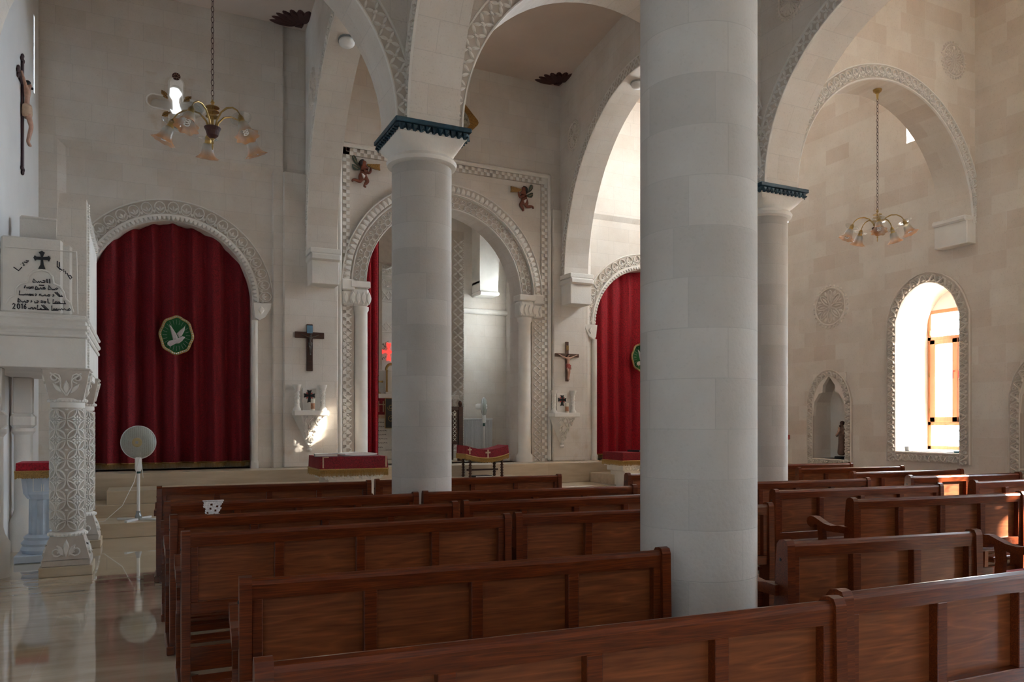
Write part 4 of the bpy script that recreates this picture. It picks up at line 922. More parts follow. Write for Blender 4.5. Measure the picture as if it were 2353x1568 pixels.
# carved surrounds of windows and niches
def surround(y0, y1, zb, zt, rise, H, k2):
    g = MB(); c = MB(); ym = (y0+y1)/2; hw = (y1-y0)/2; D = .035
    line = [(y1, zb-H)]+[(y1, zb+(zt-zb)*i/6) for i in range(0, 7)]
    n = 12; line += [(ym+hw*(1-2*k/n), zt+rise*ptd(1-2*k/n)) for k in range(1, n)]
    line += [(y0, zt-(zt-zb)*i/6) for i in range(0, 7)]+[(y0, zb-H)]
    # offset outline
    cum = [0]
    for i in range(1, len(line)): cum.append(cum[-1]+math.dist(line[i], line[i-1]))
    nrm = []
    for i in range(len(line)):
        a = line[max(i-1, 0)]; b = line[min(i+1, len(line)-1)]; dx, dy = b[0]-a[0], b[1]-a[1]; l = math.hypot(dx, dy); nrm.append((dy/l, -dx/l))
    def fn(u, v, h):
        u = min(max(u, 0), cum[-1]); i = 0
        while i < len(cum)-2 and cum[i+1] < u: i += 1
        q = (u-cum[i])/(cum[i+1]-cum[i]); x = line[i][0]*(1-q)+line[i+1][0]*q; z = line[i][1]*(1-q)+line[i+1][1]*q
        nx = nrm[i][0]*(1-q)+nrm[i+1][0]*q; nz = nrm[i][1]*(1-q)+nrm[i+1][1]*q
        return (XR-D-h, x+nx*v, z+nz*v)
    # make sure the normal points outward
    L = cum[-1]; p = fn(L*.5, .1, 0)
    sg = 1 if p[2] > fn(L*.5, 0, 0)[2] else -1
    f2 = lambda u, v, h: fn(u, sg*v, h)
    N = 60
    for i in range(N):
        a, b = L*i/N, L*(i+1)/N
        g.face([f2(a, 0, 0), f2(b, 0, 0), f2(b, H, 0), f2(a, H, 0)]); g.face([f2(a, 0, 0), f2(b, 0, 0), f2(b, 0, -D), f2(a, 0, -D)]); g.face([f2(a, H, 0), f2(b, H, 0), f2(b, H, -D), f2(a, H, -D)])
    g.box(XR-D, XR+.01, y0, y1, zb-H, zb-.02)
    k2(c, f2, L, H*.86, .038); c.ridge([(L*i/N, H*.96) for i in range(N+1)], f2, H*.1, .022); c.ridge([(L*i/N, .01) for i in range(N+1)], f2, .02, .01)
    k2(c, lambda u, v, h: (XR-D-h, y0+u, zb-H*.95+v), y1-y0, H*.8, .038); c.bbox(XR-.06, XR+.3, y0, y1, zb-.025, zb+.0, .006)
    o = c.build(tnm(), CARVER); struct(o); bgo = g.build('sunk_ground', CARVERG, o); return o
surround(*WR[0], .17, band_scroll); surround(*WR[1], .17, band_scroll)
surround(*WR[8], .13, band_scroll); surround(*WR[9], .16, band_scroll)
# trefoil head of the niches
tf = MB()
for (a, b) in ((9.55, 10.27), (5.86, 6.58)):
    m0 = (a+b)/2; hw = .36
    for s_ in (-1, 1):
        tf.prism([(m0+s_*hw, 1.7), (m0+s_*(hw-.03), 1.95), (m0+s_*.22, 2.1), (m0+s_*.14, 2.12), (m0+s_*.13, 2.25), (m0+s_*.02, 2.39), (m0+s_*.02, 2.46), (m0+s_*hw, 2.46)], lambda u, v, h: (h, u, v), XR-.03, XR+.04)
struct(tf.build(tnm(), CARVER))
# rosettes ------------------------------------------------------------
def rosette_obj(fn, r, lab, g=None, pet=8):
    m_ = MB(); rosette(m_, fn, r, .022, pet); b = MB(); b.prism(ell(0, 0, r*.9, r*.9, 0, 28), fn, -.01, .004)
    t = m_.build('stone_rosette', CARVER); tag(t, lab, 'carving', g); q = b.build('backing_disc', CARVERG, t); return t
p = atX(1908, 705, XR); rosette_obj(lambda u, v, h: (XR-h, p.y+u, p.z+v), .385, 'large round carved stone rosette on the right wall above the niche', pet=8)
p2 = atY(2190, 139, 7.25); rosette_obj(lambda u, v, h: (p2.x+u, 7.25-h, p2.z+v), .27, 'round carved stone rosette right of the right arch top', pet=10)
p3 = atX(1818, 2, 6.93); rosette_obj(lambda u, v, h: (6.93-h, p3.y+u, p3.z+v), .22, 'round carved medallion cut by the top edge, above the foreground column', pet=12)
p4 = atY(1318, 312, 12.9); xw = 7.0+.85*(12.9-7.75)/6.24
def fr_(u, v, h): return (7.0+.85*(p4y+u-7.75)/6.24-h, p4y+u, p4.z+v)
a_, b_ = ray(1318); p4y = 12.9
for _ in range(20): p4y = (7.0+.85*(p4y-7.75)/6.24)*b_/a_
p4.z = HC+(HZ-312)*(p4y/b_)/F
rosette_obj(fr_, .30, 'round carved stone rosette on the right arcade wall beside the ceiling corner')
a_, b_ = ray(718); p5y = 12.9
for _ in range(20): p5y = (2.36+.26*(p5y-7.75)/6.24)*b_/a_
p5z = HC+(HZ-205)*(p5y/b_)/F
rosette_obj(lambda u, v, h: (2.36+.26*(p5y+u-7.75)/6.24-h, p5y+u, p5z+v), .34, 'round carved stone rosette on the left arcade wall, seen edge-on')
# ------------------------------------------------------------------ statue in niche
sp_ = atX(1924, 1027, XR+.12); st = thing('saint_statue', (XR+.20, sp_.y-.03, .93), 'small dark painted statue of a bearded man holding a child, in the niche', 'statue', -PI/2-.3)
hs = .66; M = Matrix.Scale(hs/1.75, 4)
V = [(0, 0, .95, .20, .15), (0, 0, 1.2, .19, .14), (0, 0, 1.42, .16, .11), (0, 0, 1.52, .06), (0, -.01, 1.62, .095, .10), (0, -.01, 1.72, .08),
     (-.2, 0, 1.38, .075), (-.27, -.05, 1.12, .06), (-.15, -.18, 1.05, .05), (.2, 0, 1.38, .075), (.27, -.08, 1.15, .06), (.12, -.22, 1.15, .05),
     (0, 0, .6, .20, .17), (0, 0, .12, .26, .22)]
skin_fig('body_and_robe', V, [(0, 1), (1, 2), (2, 3), (3, 4), (4, 5), (2, 6), (6, 7), (7, 8), (2, 9), (9, 10), (10, 11), (0, 12), (12, 13)], mat('brown_painted_robe', (.16, .09, .06), .45, var=.3, vscale=12), st, 2, M)
V = [(.14, -.22, 1.22, .07), (.13, -.22, 1.34, .06), (.12, -.22, 1.42, .035), (.11, -.23, 1.50, .065), (.2, -.26, 1.3, .03), (.22, -.34, 1.22, .025), (.1, -.3, 1.18, .04), (.05, -.36, 1.08, .03)]
skin_fig('child', V, [(0, 1), (1, 2), (2, 3), (1, 4), (4, 5), (0, 6), (6, 7)], SKIN, st, 2, M)
m_ = MB(); m_.T = M; m_.ball((0, .02, 1.69), .11, 12, 8); m_.ball((0, -.09, 1.55), .055, 8, 6); m_.build('hair_and_beard', MAROON, st, smooth=True)
m_ = MB(); m_.bbox(-.1, .1, -.09, .09, 0, .04, .01); m_.build('plinth', BLACK, st)
for v in ():
    pass
# small things on the window sill
p = atX(2071, 1030, XR+.1); m_ = MB(); m_.lathe([(.035, 0), (.04, .03), (.04, .07), (.036, .07), (.034, .01)], (p.x, 8.44, 1.115), 16); tag(m_.build('white_cup', WHITEP, smooth='auto'), 'small white cup at the left end of the window sill', 'cup')
m_ = MB(); m_.lathe([(.0001, 0), (.06, .0), (.085, .025), (.08, .025), (.05, .01)], (XR+.12, 7.58, 1.112), 20); tag(m_.build('teal_dish', mat('teal_ceramic', (.03, .25, .30), .2), smooth='auto'), 'small teal dish at the right end of the window sill', 'dish')
p = atX(1810, 1005, XR); m_ = MB(); m_.bbox(XR-.04, XR+.0, p.y-.06, p.y+.06, p.z-.045, p.z+.045, .006); cb = m_.build('alarm_call_box', REDP); tag(cb, 'small red call box on the right wall beside the slender column', 'alarm box')
m_ = MB(); m_.lathe([(.02, 0), (.018, .006)], (XR-.045, p.y, p.z), 12, Matrix.Rotation(-PI/2, 3, 'Y')); m_.build('button', BLACK, cb)
# ------------------------------------------------------------------ crucifixes
def corpus(parent, s, m, mcloth, yoff=-.05, hair=BLACK):
    M = Matrix.Translation((0, yoff, 0)) @ Matrix.Scale(s, 4)
    V = [(0, 0, -.05, .085, .065), (0, -.01, .12, .075, .055), (0, -.02, .30, .115, .065), (0, -.02, .38, .05), (.02, -.05, .47, .062, .07), (.02, -.05, .55, .05),
         (-.17, -.01, .37, .045), (-.36, .0, .44, .034), (-.56, .02, .53, .026), (-.63, .02, .55, .03),
         (.17, -.01, .37, .045), (.36, .0, .44, .034), (.56, .02, .53, .026), (.63, .02, .55, .03),
         (-.07, -.02, -.14, .07), (-.03, -.10, -.46, .052), (-.01, -.02, -.82, .034), (-.01, -.07, -.93, .03),
         (.07, -.02, -.14, .07), (.06, -.09, -.46, .05), (.02, -.03, -.82, .034), (.02, -.09, -.92, .028)]
    E = [(0, 1), (1, 2), (2, 3), (3, 4), (4, 5), (2, 6), (6, 7), (7, 8), (8, 9), (2, 10), (10, 11), (11, 12), (12, 13), (0, 14), (14, 15), (15, 16), (16, 17), (0, 18), (18, 19), (19, 20), (20, 21)]
    b = skin_fig('figure', V, E, m, parent, 2, M)
    h = MB(); h.T = M; h.ball((.02, -.02, .53), .075, 10, 8); h.ball((.02, -.11, .43), .03, 8, 6); h.build('hair', hair, b, smooth=True)
    c = MB(); c.T = M; c.lathe([(.12, .02), (.135, -.06), (.14, -.18), (.12, -.26)], (0, -.01, 0), 16, Matrix.Diagonal((1, .8, 1))); c.ball((.13, -.03, -.08), .05); c.tube([(.13, -.03, -.08), (.16, -.04, -.3)], .03, 6); c.build('loincloth', mcloth, b, smooth=True)
    return b
def crucifix(loc, rz, H, W, arm_z, bw, label, mw, mfig, mcl, plate=None, fs=1.0, knobs=False, hair=BLACK):
    t = thing('crucifix', loc, label, 'crucifix', rz)
    m_ = MB(); m_.bbox(-bw/2, bw/2, -.03, 0, 0, H, .006); m_.bbox(-W/2, W/2, -.032, -.002, arm_z-bw/2, arm_z+bw/2, .006)
    if knobs:
        for (x, z) in ((0, H), (0, 0), (-W/2, arm_z), (W/2, arm_z)):
            for a in range(3): b = PI*a/2+math.atan2(z-arm_z, x)-PI/2; m_.ball((x+bw*.7*K(b), -.016, z+bw*.7*S(b)), bw*.5, 8, 6, (1, .6, 1))
    m_.build('cross', mw, t)
    s = H*.42*fs; sub = bpy.data.objects.new('corpus', None); COL.objects.link(sub); sub.parent = t; sub.location = (0, -.03, arm_z-.52*s)
    corpus(sub, s, mfig, mcl, -.03, hair)
    if plate:
        m_ = MB(); m_.bbox(-bw*.45, bw*.45, -.035, -.005, H-.16, H-.02, .004) if plate == 'blue' else m_.bbox(-.03, .03, -.04, -.03, arm_z+.10, arm_z+.20, .003); m_.build('title_plate', mat('blue_sheen_plate', (.12, .26, .38), .2) if plate == 'blue' else OCHRE, t)
    return t
YP = YF-.13
a = atY(711, 853, YP); b = atY(711, 746, YP); k = atY(711, 771, YP); w = atY(745, 771, YP).x-atY(678, 771, YP).x
crucifix((a.x, YP-.001, a.z), 0, b.z-a.z, w, k.z-a.z, .11, 'dark wooden crucifix with black metal figure on the pier left of the middle arch', DARKW, BRONZE, BRONZE, 'blue', .72)
a = atY(1302, 877, YP); b = atY(1302, 786, YP); k = atY(1302, 817, YP); w = atY(1328, 817, YP).x-atY(1274, 817, YP).x
crucifix((a.x, YP-.001, a.z), 0, b.z-a.z, w, k.z-a.z, .07, 'brown crucifix with painted flesh-coloured figure on the pier right of the middle arch', mat('brown_cross_wood', (.11, .05, .025), .5), SKIN, mat('red_cloth_paint', (.32, .06, .04), .5), 'b', 1.05, hair=MAROON)
a = atX(48, 388, XL); b = atX(48, 137, XL); k = atX(48, 190, XL)
crucifix((XL+.004, a.y, a.z), -PI/2*-1, b.z-a.z, .75, k.z-a.z, .07, 'tall dark crucifix seen from the side high on the left wall', mat('purple_brown_wood', (.05, .018, .022), .45), SKIN, BEIGE, None, .95, True, hair=BLACK)
# ------------------------------------------------------------------ carved corner shelves with candles
def shelf(cx_, ztop, label, lab2, x_c, seed):
    t = thing('carved_wall_shelf', (cx_, YP, 0), label, 'shelf'); w = .30
    m_ = MB(); m_.bbox(-w, w, -.26, 0, ztop-.09, ztop, .01); m_.build('ledge', CARVE, t)
    m_ = MB(); n = 10; prof = lambda q: (w*.96*(1-q)**1.05+.045*q, .24*(1-q)**1.1+.045*q)
    for i in range(n):
        (wa, da), (wb, db) = prof(i/n), prof((i+1)/n); za = ztop-.09-.52*i/n; zb = ztop-.09-.52*(i+1)/n
        A = [(-wa, 0, za), (-wa*.62, -da, za), (wa*.62, -da, za), (wa, 0, za)]; B = [(-wb, 0, zb), (-wb*.62, -db, zb), (wb*.62, -db, zb), (wb, 0, zb)]
        for j in range(3): m_.face([A[j], A[j+1], B[j+1], B[j]])
    m_.lathe([(.03, 0), (.045, .03), (.03, .06), (.05, .1)], (0, -.03, ztop-.72), 14); m_.build('corbel', CARVE, t)
    r = MB(); rnd = random.Random(seed)
    for i in range(34):
        q = rnd.random()**1.3*.85; (wa, da) = prof(q); z = ztop-.11-.50*q; x = rnd.uniform(-.55, .55)*wa; a = rnd.uniform(-.9, .9)
        r.dome(leafp(x, z, .10*(1-q*.5), .02, -PI/2+a, 3), lambda u, v, h: (u, -prof(max(0, min(1, (ztop-.09-v)/.52)))[1]-.002-h, v), .02)
        if i % 2: r.ridge(spiral(x, z, .035, a, 1.2, 8), lambda u, v, h: (u, -prof(max(0, min(1, (ztop-.09-v)/.52)))[1]-.002-h, v), .012, .018)
    r.build('foliage_carving', CARVE, t)
    for sx in (-1, 1):
        m_ = MB(); x = sx*.225
        m_.lathe([(.07, 0), (.07, .03), (.05, .06), (.042, .09), (.04, .36), (.05, .38), (.07, .43), (.075, .46)], (x, -.09, ztop), 18)
        for k in range(2):
            m_.tube([(x+.042*K(a_*.9+k*PI), -.09+.042*S(a_*.9+k*PI), ztop+.09+.27*a_/14) for a_ in range(15)], .009, 5)
        m_.build('twisted_column', CARVE, t, smooth='auto')
    m_ = MB(); m_.bbox(-.12, .12, -.03, 0, ztop, ztop+.40, .004); m_.build('back_plaque', PLAIN, t)
    mc = MB(); mr = MB(); fn = lambda u, v, h: (u, -.03-h, ztop+.27+v); s_ = .11
    for a in range(4):
        b = a*PI/2; R_ = lambda u, v: (u*K(b)-v*S(b), u*S(b)+v*K(b)); L_ = 1.3 if a == 3 else 1
        mc.prism([R_(0, -.014), R_(s_*.9*L_, -.04), R_(s_*.8*L_, 0), R_(s_*.9*L_, .04), R_(0, .014)], fn, .0, .012)
        mr.prism([R_(.02, .02), R_(.05, .03), R_(.055, .055), R_(.03, .05)], fn, 0, .014)
    mc.build('black_cross', BLACK, t); mr.build('red_rays', REDP, t)
    m_ = MB(); m_.lathe([(.036, 0), (.036, .20), (.03, .205), (.028, .19)], (0, 0, 0), 20)
    cn = thing('pillar_candle', (cx_+x_c, YP-.13, ztop), lab2, 'candle'); m_.build('wax', CANDLE, cn, smooth='auto')
    m_ = MB(); m_.lathe([(.037, .03), (.037, .13)], n=20); m_.f = m_.f[:20]; m_.build('printed_band', CANDLEP, cn)
    m_ = MB(); m_.tube([(0, 0, .19), (.002, 0, .215)], .002, 5); m_.build('wick', BLACK, cn)
p = atY(714, 944, YP-.15); shelf(p.x, p.z, 'carved stone wall shelf with twisted columns below the dark crucifix, left of the middle arch', 'cream pillar candle on the wall shelf below the dark crucifix', .04, 3)
p = atY(1298, 949, YP-.15); shelf(p.x, p.z, 'carved stone wall shelf with twisted columns below the painted crucifix, right of the middle arch', 'cream pillar candle on the wall shelf below the painted crucifix', .06, 5)
# ------------------------------------------------------------------ trumpeting angels
def angel(c, s, mir, label):
    t = thing('angel_relief', (c.x, YF-.031, c.z), label, 'relief')
    M = Matrix.Scale(s, 4) @ Matrix.Diagonal((mir, .5, 1, 1))
    # coordinates from the photographed relief, unit = relief height
    def Q(x, y): return ((x-800)/850, -(y-870)/850)
    def vv(x, y, r, d=-.05): a, b = Q(x, y); return (a, d, b, r)
    V = [vv(700, 960, .11), vv(745, 850, .12), vv(750, 740, .11), vv(740, 660, .07), vv(730, 600, .12), vv(745, 540, .09),
         vv(800, 850, .06, -.1), vv(880, 900, .05, -.12), vv(925, 850, .045, -.12), vv(935, 720, .04, -.1),
         vv(820, 740, .05, -.08), vv(880, 760, .04, -.1),
         vv(640, 1050, .10), vv(640, 1160, .075), vv(500, 1120, .055), vv(430, 1120, .045), vv(410, 1190, .035),
         vv(810, 1050, .10), vv(860, 1110, .085), vv(780, 1200, .055), vv(740, 1270, .045), vv(810, 1285, .035)]
    E = [(0, 1), (1, 2), (2, 3), (3, 4), (4, 5), (1, 6), (6, 7), (7, 8), (8, 9), (2, 10), (10, 11), (0, 12), (12, 13), (13, 14), (14, 15), (15, 16), (0, 17), (17, 18), (18, 19), (19, 20), (20, 21)]
    skin_fig('body', V, E, BROWNF, t, 2, M)
    fn = lambda u, v, h: M @ Vector((*[Q(u, v)[0]], -h, Q(u, v)[1]))
    m_ = MB(); m_.dome([(600, 600), (640, 540), (700, 505), (760, 515), (720, 560), (705, 650), (690, 720), (620, 720), (590, 660)], fn, .18); m_.build('hair', BLACK, t)
    for nm, P_, st_ in (('wing', [(680, 780), (600, 720), (480, 640), (420, 560), (405, 470), (440, 430), (500, 440), (545, 520), (570, 620), (640, 720)], ((440, 480), (520, 600))), ('wing', [(680, 790), (600, 840), (520, 850), (440, 830), (410, 760), (410, 680), (480, 690), (600, 760)], ((450, 740), (560, 800)))):
        m_ = MB(); m_.dome(P_, fn, .06); w_ = m_.build(nm, mat('dark_green_wing', (.05, .08, .06), .5), t)
        m_ = MB()
        for k in range(6):
            q = k/5; x = st_[0][0]+(st_[1][0]-st_[0][0])*q; y = st_[0][1]+(st_[1][1]-st_[0][1])*q; m_.ridge([(x-18, y+10), (x+14, y-8)], lambda u, v, h: fn(u, v, h/s+.05), .010*850*0+9, .012)
        m_.ridge([(640, 770), (480, 560)], lambda u, v, h: fn(u, v, h/s+.05), 8, .012); m_.build('feather_lines', BEIGE, w_)
    m_ = MB(); m_.prism([(830, 640), (1200, 595), (1185, 680), (1205, 770), (960, 740), (850, 690)], fn, .05, .16); m_.build('trumpet', OCHRE, t)
    m_ = MB(); m_.dome([(650, 910), (700, 920), (790, 990), (735, 1090), (700, 1050)], fn, .25); m_.build('loincloth', WHITEP, t)
    return t
p = atY(841, 396, YF-.05); angel(p, .56, 1, 'brown painted angel blowing a gold trumpet to the right, left of the teal-capped column')
p = atY(1200, 453, YF-.05); angel(p, .56, -1, 'brown painted angel blowing a gold trumpet to the left, right of the middle arch')
# ------------------------------------------------------------------ cross window and its painted leaves in the front wall
cw = CW; CWY = YF-.07
o = bpy.data.objects.new('cross_window', None); COL.objects.link(o); o.location = (cw.x, CWY, cw.z); tag(o, 'cross-shaped clover window with white stone rim high on the left front wall', 'window')
def clover(s, n=12):
    P_ = []
    for k in range(4):
        a = PI/2*k
        for i in range(n+1):
            b = -1.85+3.7*i/n; u, v = .36+.125*K(b), .125*S(b)
            P_.append((s*(u*K(a)-v*S(a)), s*(u*S(a)+v*K(a))))
        u, v = .125, .125; P_.append((s*(u*K(a)-v*S(a)), s*(u*S(a)+v*K(a))))
    return P_
P1 = clover(.92); P2 = clover(.80); fnw = lambda u, v, h: (u, -h, v); n = len(P1)
m_ = MB()
def sqp(p): q = CQ/max(abs(p[0]), abs(p[1])); return (p[0]*q, p[1]*q)
for i in range(n):
    a, b, c_, d = P1[i], P1[(i+1) % n], P2[(i+1) % n], P2[i]
    m_.face([fnw(*a, .0), fnw(*b, .0), fnw(*c_, -.17), fnw(*d, -.17)])
    sa, sb_ = sqp(a), sqp(b); m_.face([fnw(*a, 0), fnw(*sa, 0), fnw(*sb_, 0), fnw(*b, 0)])
    if abs(abs(sa[0])-abs(sa[1])) > 1e-6 and (abs(sa[0]) > abs(sa[1])) != (abs(sb_[0]) > abs(sb_[1])):
        m_.face([fnw(*sa, 0), fnw(math.copysign(CQ, sa[0] if abs(sa[0]) > CQ-.01 else sb_[0]), math.copysign(CQ, sa[1] if abs(sa[1]) > CQ-.01 else sb_[1]), 0), fnw(*sb_, 0)])
m_.build('stone_surround', STONE, o)
m_ = MB(); m_.ridge(P1, fnw, .03, .012, True); m_.build('stone_rim', CARVE, o)
m_ = MB(); m_.box(-CQ, CQ, .171, .20, -CQ, CQ); m_.build('recess_back', CARVE, o)
m_ = MB(); m_.prism([(-.045, -.05), (-.05, .12), (-.12, .23), (-.10, .31), (-.04, .345), (.04, .335), (.10, .25), (.05, .17), (.045, .10), (.09, -.02), (.05, -.10), (-.05, -.10), (-.09, -.03)], fnw, -.170, -.160); m_.build('pane', mat('glowing_milky_glass', (.8, .8, .8), .3, emit=(.72, .76, .80), es=.22), o)  # pane glows by emission in place of sky behind it
for (px, py, a, nm) in ((378, 217, -.95, 0), (431, 228, .75, 0), (382, 262, .6, 0), (430, 268, -1.0, 0)):
    q = atY(px, py, CWY); m_ = MB(); m_.dome(leafp(-.085*K(a), -.085*S(a), .17, .045, a, 4), lambda u, v, h: (q.x+u, CWY-h, q.z+v), .015)
    lf = m_.build('painted_leaf', OCHRE); tag(lf, 'ochre painted leaf at the %s of the cross-shaped window' % {378: 'upper left', 431: 'upper right', 382: 'lower left', 430: 'lower right'}[px], 'ornament', 'leaves around the cross window')
    m_ = MB(); m_.ridge([(-.07*K(a), -.07*S(a)), (.07*K(a), .07*S(a))], lambda u, v, h: (q.x+u, CWY-.014-h, q.z+v), .006, .004); m_.build('vein', BLACK, lf)
q = atY(405, 176, CWY); m_ = MB(); fq = lambda u, v, h: (q.x+u, CWY-h, q.z+v); m_.prism(ell(0, 0, .065, .06, 0, 20), fq, -.01, .012); ro = m_.build('painted_rosette', MAROON); tag(ro, 'small maroon rosette with pale petals above the cross-shaped window', 'ornament')
m_ = MB()
for k in range(8): a = PI*k/4; m_.ridge([(.02*K(a), .02*S(a)), (.052*K(a), .052*S(a))], lambda u, v, h: fq(u, v, .012+h), .008, .004)
m_.build('petals', BEIGE, ro)
# leaf fans in the ceiling corners
def fancorner(cx_, cy_, label, dirs):
    t = thing('leaf_corner_ornament', (cx_, cy_, ZC), label, 'ornament', group='painted leaf fans in ceiling corners')
    for k in range(7):
        a = dirs[0]+(dirs[1]-dirs[0])*k/6; m_ = MB(); l = .52
        m_.dome(ell(.34*K(a), .34*S(a), .24, .075, a, 12), lambda u, v, h: (u, v, -.004-h), .03); m_.build('leaf', MAROON, t)
    m_ = MB(); m_.dome([(.0, 0)]+[(.16*K(dirs[0]+(dirs[1]-dirs[0])*k/6), .16*S(dirs[0]+(dirs[1]-dirs[0])*k/6)) for k in range(7)], lambda u, v, h: (u, v, -.004-h), .05); m_.build('leaf_base', MAROON, t)
fancorner(2.55, 13.85, 'maroon leaf fan in the ceiling corner at the top left', (PI, PI*1.5)); fancorner(7.78, 13.9, 'maroon leaf fan in the ceiling corner above the middle arch', (PI, PI*1.5))
# gold diamond plaque behind the capital
q = atY(1074, 279, YF-.002); m_ = MB(); fq = lambda u, v, h: (q.x-.1+u, YF-h, q.z+v); R_ = .33
m_.prism([(0, R_), (.05, R_-.02), (R_-.02, .05), (R_, 0), (R_-.02, -.05), (.04, -R_), (-.04, -R_), (-R_, 0), (-R_+.02, .05)], fq, -.005, .03); dm = m_.build('diamond_plaque', OCHRE); tag(dm, 'ochre diamond-shaped plaque peeking out right of the teal capital slab', 'plaque')
m_ = MB(); m_.dome([(-.1, -.15), (.05, -.2), (.15, -.05), (.1, .1), (0, .2), (-.1, .1)], lambda u, v, h: fq(u, v, .03+h), .02); m_.build('painted_figure', mat('plaque_figure', (.30, .28, .22), .6, var=.6, vscale=18), dm)
# round spotlights on the arch soffits
def spot(c, nrm_, label):
    t = thing('round_ceiling_lamp', c, label, 'lamp', group=None); M = Vector((0, 0, 1)).rotation_difference(nrm_).to_matrix()
    m_ = MB(); m_.lathe([(.13, 0), (.13, .03), (.10, .035)], (0, 0, 0), 24, M); m_.build('base_ring', GREYMETAL, t)
    m_ = MB(); m_.lathe([(.12, .03), (.115, .07), (.08, .10), (.0001, .115)], (0, 0, 0), 24, M); m_.build('opal_cover', WHITEP, t, smooth=True)
# positions along the two front arcades' soffits
def soffit(x0, kx, ang):
    s_ = 3.1+2.95*K(ang); L_ = math.hypot(kx, 6.24); return (x0+kx*s_/6.24+.26, 7.75+s_*6.24/L_, ZS+2.95*S(ang))
for (x0, kx, px, lab) in ((2.36, .26, 797, 'round white lamp under the left front arch top'), (7.0, .85, 1467, 'round white lamp under the right front arch, touching the foreground column edge')):
    best = None
    for i in range(200):
        an = .1+PI*i/220; s_ = soffit(x0, kx, an); dx, dy = s_[0], s_[1]; dd = dx*S(TH)+dy*K(TH); u = CX+F*(dx*K(TH)-dy*S(TH))/dd; e = abs(u-px)+(500 if an < .3 else 0)
        if best is None or e < best[0]: best = (e, an, s_)
    an = best[1]; spot(Vector(best[2]), Vector((0, -K(an), -S(an))), lab)
# black hook on the big transverse arch soffit
xh = 5.45; zh = ZS+math.sqrt(4-(xh-4.93)**2); m_ = MB(); m_.tube([(xh, 7.45, zh), (xh, 7.45, zh-.04), (xh-.03, 7.45, zh-.07), (xh-.08, 7.45, zh-.06)], .008, 6); tag(m_.build('iron_hook', BLACK), 'small black iron hook under the large middle arch', 'hook')
# ------------------------------------------------------------------ draped stone tables and stool
def drape(t, w, d, zt, drop, m, curve=0.0, fr=.07):
    b = MB(); n = 24; hw, hd = w/2, d/2; P_ = []
    for i in range(n): P_.append((-hw+w*i/n, -hd))
    for i in range(12): P_.append((hw, -hd+d*i/12))
    for i in range(n): P_.append((hw-w*i/n, hd))
    for i in range(12): P_.append((-hw, hd-d*i/12))
    N = len(P_); cz = lambda x, y: curve*((x/hw)**2)
    top = [b.P((x, y, zt+cz(x, y))) for x, y in P_]
    rows = [top]
    for k in range(1, 5):
        q = k/4; rows.append([b.P((x*(1+.015*q*S(i*1.1)+.02*q), y*(1+.02*q*S(i*.9)+.02*q), zt+cz(x, y)-drop*q)) for i, (x, y) in enumerate(P_)])
    for r_ in range(4):
        for i in range(N): j = (i+1) % N; b.f.append([rows[r_][i], rows[r_+1][i], rows[r_+1][j], rows[r_][j]])
    G = [[b.P((-hw+w*i/n, -hd+d*j/12, zt+cz(-hw+w*i/n, 0))) for j in range(13)] for i in range(n+1)]
    for i in range(n):
        for j in range(12): b.f.append([G[i][j], G[i+1][j], G[i+1][j+1], G[i][j+1]])
    b.build('velvet_cover', m, t, smooth='auto')
    g = MB(); M_ = 1.025
    for i in range(N):
        x0, y0 = P_[i]; x1, y1 = P_[(i+1) % N]
        for k in range(4):
            q = (k+.5)/4; x = (x0+(x1-x0)*q)*M_; y = (y0+(y1-y0)*q)*M_; z = zt+cz(x, y)-drop; l = fr*(.85+.3*random.random())
            g.tube([(x, y, z+.01), (x*1.005, y*1.005, z-l)], [.007, .004], 4)
    g.tube([(x*M_, y*M_, zt+cz(x, y)-drop+.012) for x, y in P_], .013, 6, closed=True); g.build('gold_fringe', GOLD, t)
def crossm(t, x, y, z, s, rz=0, nm='braid_cross'):
    m_ = MB(); m_.T = Matrix.Translation((x, y, z)) @ Matrix.Rotation(rz, 4, 'Z'); m_.bbox(-.012*s, .012*s, -.006, 0, -.07*s, .07*s, .002); m_.bbox(-.045*s, .045*s, -.006, 0, .01*s, .035*s, .002); m_.build(nm, BEIGE, t)
YT = 12.0
a = atY(735, 1090, YT); b = atY(890, 1090, YT); ztp = atY(800, 1050, YT).z; w = b.x-a.x; cxx = (a.x+b.x)/2
T1 = thing('stone_table', (cxx, YT+.45, .2), 'white carved stone table under red velvet, left of the teal-capped column', 'table')
h = ztp-.2
drape(T1, w*.98, .95, h, .21, VELVET, .0, .09)
m_ = MB(); m_.bbox(-w*.42, w*.42, -.42, .42, h-.36, h-.28, .01); m_.bbox(-w*.36, w*.36, -.36, .36, .1, h-.3, .01); m_.bbox(-w*.42, w*.42, -.42, .42, 0, .1, .01); m_.box(-w*.46, w*.46, -.45, .45, h-.28, h-.01)
for k in range(7):
    u = -w*.38+w*.76*k/6; m_.dome(leafp(u, h-.27, .10, .035, -PI/2, 3), lambda u, v, hh: (u, -.42-hh, v+.0), .03); m_.dome(leafp(u, h-.35, .1, .03, PI/4, 3), lambda u, v, hh: (u, -.42-hh, v), .02); m_.dome(leafp(u, h-.35, .1, .03, PI*.75, 3), lambda u, v, hh: (u, -.42-hh, v), .02)
m_.build('carved_pedestal', CARVE, T1)
m_ = MB(); m_.bbox(-w*.47, -w*.45, -.49, -.485, h-.17, h, .001); m_.bbox(-w*.47, -w*.38, -.49, -.484, h-.012, h+.004, .001); m_.bbox(w*.46, w*.48, -.49, -.485, h-.17, h-.0, .001); m_.build('braid_corner', BEIGE, T1)
